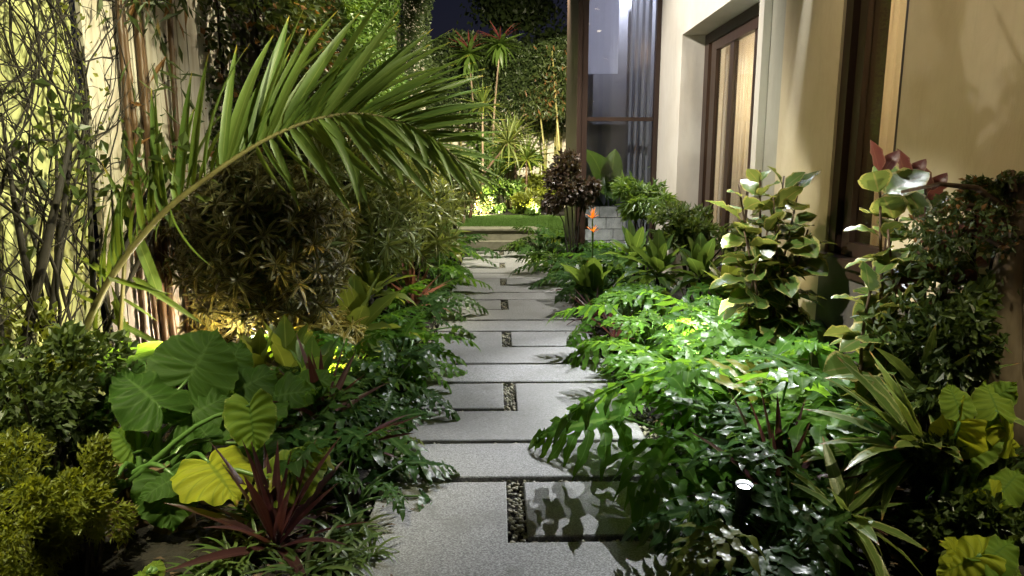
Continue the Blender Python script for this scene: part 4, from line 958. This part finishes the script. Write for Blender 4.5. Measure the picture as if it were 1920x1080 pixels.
blades('lighter rosette of oblong leaves below the sliding door', p, .44, 22, 'broad', (.0, 1.35), 15, 'broadleaf_plant', .95, None, .52, .4, EB)
p = ground(1375, 6.2)
blades('yellowish oblong leaved plant beside the bushy rubber plant', p, .4, 18, 'ginger', (.0, 1.3), 16, 'broadleaf_plant', .95, None, .45, .4, EB)
p = ground(1190, 8.4)
blades('oblong leaved plant left of the cream wall base', p, .45, 18, 'broad', (.0, 1.3), 17, 'broadleaf_plant', .8, None, .5, .4, EB)
# ginger / heliconia before the ball
for i, (px, Y, L, lab, mt) in enumerate([(470, 4.15, .40, 'upright green ginger leaves behind the elephant ears', 'ginger'), (525, 4.25, .40, 'yellow lit ginger leaves left of the glowing dracaena', 'ginger'), (570, 4.0, .34, 'lower ginger leaves pointing to the path', 'broad'), (660, 5.3, .5, 'bright yellow green ginger at the edge of the glow', 'ginger')]):
    p = ground(px, Y); blades(lab, p, L, 14, mt, (.2, 1.35), 20 + i, 'ginger_plant', 1.0, None, .3, .4, EB)
for i, (px, Y, L, lab) in enumerate([(690, 6.2, .5, 'bright narrow leaved ginger beside the ball dracaena'), (700, 7.4, .6, 'pale lit ginger clump deep in the left bed'), (800, 10.4, .7, 'ginger clump near the far end of the left bed')]):
    p = ground(px, Y); blades(lab, p, L, 20, 'ginger', (.1, 1.3), 30 + i, 'ginger_plant', .75, None, .45, .4, EB)

# ------------------------------------------------------------------ rubber plants
FL = [ell_mb(.34, dr_, .22, .12).mesh('leaf', M['ficus']) for dr_ in (.08, .2, .35)]; FR = ell_mb(.26, .05, .3, .1).mesh('leaf', M['ficus_red'])
def rubber(label, loc, stems, seed, L=.21, reds=()):
    random.seed(seed + 400); t = thing('rubber_plant', label, 'plant', (loc[0], loc[1], 0)); b = Vector((loc[0], loc[1], 0))
    for si, (top, n_) in enumerate(stems):
        e = Vector(top) - b; sp = spline([Vector((U(-.05, .05), U(-.05, .05), -.05)), e * .55 + Vector((U(-.06, .06), U(-.06, .06), 0)), e], 14)
        MB().tube(sp, [.014 - .0006 * i for i in range(15)], 6).obj('stem', M['bark'], t, True)
        for i in range(n_):
            q = .30 + .70 * (i / n_) ** .8; p_ = sp[min(14, int(q * 14))]; el = -.6 + 1.6 * (i / n_) ** 1.3 + U(-.45, .45)
            link('leaf', random.choice(FL), t, rot(p_, i * 2.39996 + si, el, U(-.8, .8), L * U(.55, 1.35)))
        if si in reds:
            link('leaf', FR, t, rot(e, 1.2, 1.3, .5, L * .85)); link('leaf', FR, t, rot(e, -1.6, 1.0, .7, L * .7))
rubber('bushy variegated rubber plant growing against the house wall', ground(1450, 4.75), [(at(1385, 345, 4.7), 15), (at(1425, 318, 4.8), 17), (at(1470, 330, 4.9), 16), (at(1500, 345, 4.75), 15), (at(1440, 420, 4.6), 14), (at(1395, 430, 4.6), 12), (at(1515, 430, 4.7), 18), (at(1470, 500, 4.6), 18), (at(1420, 480, 4.5), 18), (at(1450, 370, 4.65), 20)], 1, .24, ())
rubber('rubber plant with young red leaf before the dark framed window', ground(1690, 3.35), [(at(1650, 330, 3.3), 16), (at(1700, 345, 3.35), 14), (at(1665, 430, 3.25), 13), (at(1680, 560, 3.2), 12), (at(1740, 370, 3.4), 15), (at(1640, 500, 3.2), 14), (at(1700, 480, 3.3), 16)], 2, .21, (0, 1, 4))

FB = [ell_mb(.34, dr_, .22, .12).mesh('leaf', M['ficus_red']) for dr_ in (.1, .25)]
FLk = FL; FL = FLk + FB + FB
rubber('bronze leaved rubber plant mixed into the mossy branches', ground(1790, 3.3), [(at(1735, 345, 3.25), 13), (at(1800, 372, 3.2), 15), (at(1845, 410, 3.25), 13), (at(1770, 440, 3.15), 15), (at(1730, 470, 3.2), 13), (at(1820, 500, 3.2), 12)], 3, .19, ())
FL = FLk
# ------------------------------------------------------------------ right edge: old trunk, mossy branches, yellow leaves
random.seed(61)
tk = thing('tree', 'pale gnarled old trunk at the right edge with mossy branches', 'tree', at(1900, 760, 2.95)); tk.location.z = 0
tb = tk.location.copy()
MB().tube([Vector((.02, 0, -.05)), at(1885, 700, 2.95) - tb, at(1878, 600, 2.95) - tb, at(1900, 480, 2.98) - tb, at(1925, 330, 3.0) - tb], [.15, .105, .085, .065, .045], 14).obj('trunk', M['bark_pale'], tk, True)
MB().tube([Vector((.12, .02, -.05)), at(1925, 690, 2.9) - tb, at(1940, 560, 2.9) - tb, at(1960, 420, 2.9) - tb], [.11, .08, .07, .05], 12).obj('trunk', M['bark_pale'], tk, True)
for a in [[(1905, 430), (1820, 385), (1710, 410)], [(1900, 400), (1830, 352), (1760, 345), (1690, 360)], [(1895, 470), (1820, 430), (1720, 475)], [(1900, 360), (1895, 320)]]:
    MB().tube([at(*q, 2.95 + .03 * i) - tb for i, q in enumerate(a)], [.016 - .003 * i for i in range(len(a))], 6).obj('limb', M['bark'], tk, True)
CL = [(U(1710, 1910), U(375, 470), U(8, 26)) for _ in range(26)]
def smk():
    c = random.choice(CL); return at(c[0] + random.gauss(0, c[2]), c[1] + random.gauss(0, c[2] * .6), 2.95 + random.gauss(0, .07)) - tb
foliage(1000, smk, .03, M['hedge_brown'], 'crown', tk, .25)
CL2 = [(random.gauss(1775, 45), U(440, 700), U(10, 28)) for _ in range(24)]
def smk2():
    c = random.choice(CL2); return at(c[0] + random.gauss(0, c[2]), c[1] + random.gauss(0, c[2] * 1.3), 3.0 + random.gauss(0, .07)) - tb
foliage(900, smk2, .045, M['shrub'], 'crown', tk, .22, 1.0)
shrub('dark hanging shrub under the mossy branches', at(1800, 640, 2.9), .24, .2, .26, 1700, .05, 'shrub', seed=8)
shrub('dull brown topped shrub against the tan wall at the right edge', at(1860, 365, 3.1) , .14, .12, .09, 1500, .03, 'hedge_brown', seed=9)
shrub('dark shrub filling the right corner under the yellow leaves', at(1800, 960, 2.5), .26, .25, .24, 3600, .045, 'shrub', seed=10)
for i, (leaves, loc, lab) in enumerate([
    ([((1800, 790), (1740, 850)), ((1850, 760), (1900, 720)), ((1830, 800), (1820, 880)), ((1880, 800), (1915, 850)), ((1800, 770), (1780, 720)), ((1870, 770), (1850, 715))], (1850, 2.5), 'yellow green broad leaved plant in front of the pale trunk'),
    ([((1860, 930), (1900, 990)), ((1880, 920), (1915, 880)), ((1850, 940), (1830, 900))], (1900, 2.4), 'yellow leaved plant at the right edge below the trunk'),
    ([((1840, 1040), (1760, 1075)), ((1850, 1050), (1900, 1010)), ((1870, 1060), (1915, 1078)), ((1820, 1060), (1780, 1020)), ((1840, 1070), (1870, 1110))], (1850, 2.1), 'broad yellow green leaves filling the bottom right corner')]):
    t = thing('broadleaf_plant', lab, 'plant', ground(*loc))
    for k2, (a, b) in enumerate(leaves):
        ear_leaf(a, b, loc[1] + U(-.05, .05), loc[1] + U(-.1, .1), 'h' if k2 % 3 else 'y', (U(-.4, .4), 0, U(.3, .9)), parent=t, base=t.location, root=(U(-.03, .03), 0, 0), idx=k2, sc=.8)

# ------------------------------------------------------------------ bird of paradise, bronze shrub, airy bamboo by the bay
bp = thing('bird_of_paradise', 'bird of paradise with two orange blooms in the right bed', 'flower', ground(1112, 7.6))
b0 = bp.location.copy(); PT = strap_mb(.11, .1, .4, 4).mesh('petal', M['petal'])
random.seed(71)
for (px, py) in [(1111, 402), (1112, 428)]:
    e = at(px, py + 8, 7.6) - b0; MB().tube([Vector((U(-.05, .05), 0, -.02)), e * .6, e], .008, 5).obj('flower_stalk', M['phil_stalk'], bp)
    for i in range(8): link('petal', PT, bp, rot(e, i * .8, U(.5, 1.4), U(-.4, .4), U(.09, .14)))
BPm = [ell_mb(.16, d_, .3, .35).mesh('leaf', M['broad']) for d_ in (.1, .25)]
for i in range(9): link('leaf', BPm[i % 2], bp, rot((0, 0, 0), U(0, 6.3), U(1.1, 1.45), U(-.4, .4), U(.5, .72)))
shrub('round bronze leaved shrub in front of the dark bay frame', at(1078, 345, 9.9), .38, .32, .40, 3000, .075, 'shrub_red', seed=12)
shrub('airy light green clump at the foot of the cream wall', at(1212, 372, 9.0), .36, .3, .24, 2600, .12, 'hedge_green', ratio=.12, down=.5, seed=13)
shrub('fine leaved filler along the house wall behind the rosettes', at(1300, 440, 7.4), .6, .4, .25, 2600, .10, 'grassy', ratio=.16, down=.3, seed=14)

# ------------------------------------------------------------------ back bed
def head_tree(label, base, top, n, L, mat, seed, w=.9, bend=0, stem='bark_pale', el=(-.7, 1.3), name='dracaena_tree', spikes=0):
    random.seed(seed + 700); base = Vector(base); t = thing(name, label, 'tree', base); e = Vector(top) - base
    MB().tube(spline([Vector((0, 0, -.05)), e * .5 + Vector((bend, 0, -.05)), e], 8), [.045 - .003 * i for i in range(9)], 7).obj('trunk', M[stem], t, True)
    ms = [b.mesh('leaf', M[mat]) for b in BL]
    for i in range(n):
        q = i / n; link('leaf', ms[min(3, int(q * 4))], t, rot(e, i * 2.39996, el[1] + (el[0] - el[1]) * q + U(-.15, .15), U(-.3, .3), L * U(.8, 1.1)) @ Matrix.Diagonal((w, 1, 1, 1)))
    if spikes:
        mr = BL[1].mesh('flower_spike', M['red_spike'])
        for i in range(spikes): link('flower_spike', mr, t, rot(e + Vector((0, 0, .1)), i * 6.283 / spikes, U(.25, .9), 0, .72) @ Matrix.Diagonal((.7, 1, 1, 1)))
    return t
def gb(px, Y, z=.37): p_ = ground(px, Y); p_.z = z; return p_
head_tree('dark shaggy headed dracaena with curved trunk at the lawn edge', gb(880, 17.0, .34), at(952, 268, 17.2), 50, .85, 'hedge_dark' if False else 'rosette_g', 1, .5, -.25, 'bark')
head_tree('umbrella tree with red flower crown left of centre', gb(885, 19.9), at(880, 100, 20.2), 44, .75, 'hedge_green', 2, 1.6, .1, spikes=12, el=(-1.2, .5), name='umbrella_tree')
head_tree('taller umbrella tree with red flower crown on a bare pale stem', gb(925, 19.6), at(938, 82, 19.8), 44, .75, 'hedge_green', 3, 1.6, -.1, spikes=12, el=(-1.2, .5), name='umbrella_tree')
head_tree('spiky pale yucca glowing behind the palm tips', gb(905, 18.8), at(905, 200, 18.8), 44, .75, 'ginger', 4, .5, 0, el=(-.4, 1.4))
head_tree('fan palm with stiff lit leaves right of the lawn', gb(985, 18.5), at(988, 300, 18.5), 44, .95, 'ginger', 5, .55, 0, el=(-.2, 1.3), name='fan_palm', stem='bark')
head_tree('small yellow palm above the lawn', gb(960, 18.9), at(965, 250, 18.9), 34, .8, 'ginger', 6, .6, .05, el=(-.4, 1.2), name='small_palm', stem='bark')
head_tree('drooping dracaena at the left corner of the lawn', gb(868, 15.6, .34), at(866, 330, 15.6), 44, .7, 'rosette_g', 7, .55, .05)
for i, (px, a, b, Y, lab) in enumerate([(1050, 0, -10, 19.5, 'tall yellow bamboo stem nearest the dark bay frame'), (1040, 0, 12, 19.8, 'yellow bamboo stem leaning beside the tallest one'), (1022, 0, -8, 20.0, 'thin bamboo stem before the pale back wall')]):
    p = gb(px, Y); t = thing('bamboo_cane', lab, 'bamboo', p)
    MB().tube([Vector((0, 0, -.05)), Vector((b * .004, 0, 1.6)), Vector((b * .012 - .15, 0, 4.3 - i * .5))], [.04, .034, .016], 7).obj('cane', M['cane_y'], t, True)
    foliage(500, lambda: Vector((random.gauss(-.1, .3), random.gauss(0, .2), U(2.6, 4.5 - i * .5))), .16, M['hedge_brown'], 'foliage', t, .14, .6)
for i, (px, py, Y, sx, sz, n_, L_, mt, lab) in enumerate([(945, 365, 18.5, .5, .5, 2600, .13, 'hedge_green', 'leafy green bush lit at the back of the lawn'), (985, 378, 18.2, .3, .3, 1500, .13, 'yellow_shrub', 'pale glowing bush beside the lawn spotlight'),
        (900, 380, 18.4, .35, .35, 1500, .11, 'hedge_brown', 'low reddish brown bush at the left of the lawn bed'), (1020, 350, 18.9, .5, .55, 2600, .14, 'yellow_shrub', 'airy yellow green bush at the right of the lawn bed'), (925, 300, 19.6, .9, .6, 3600, .15, 'hedge_green', 'wide lit undergrowth before the back wall'), (1000, 395, 17.95, .18, .12, 500, .1, 'hedge_green', 'tiny bright plant over the lawn spotlight')]):
    shrub(lab, at(px, py, Y), sx, .35, sz, n_, L_, mt, ratio=.22, down=.2, seed=20 + i)

print('objects', len(scene.objects), 'tris', sum(len(o.data.polygons) * 2 for o in scene.objects if o.type == 'MESH'))
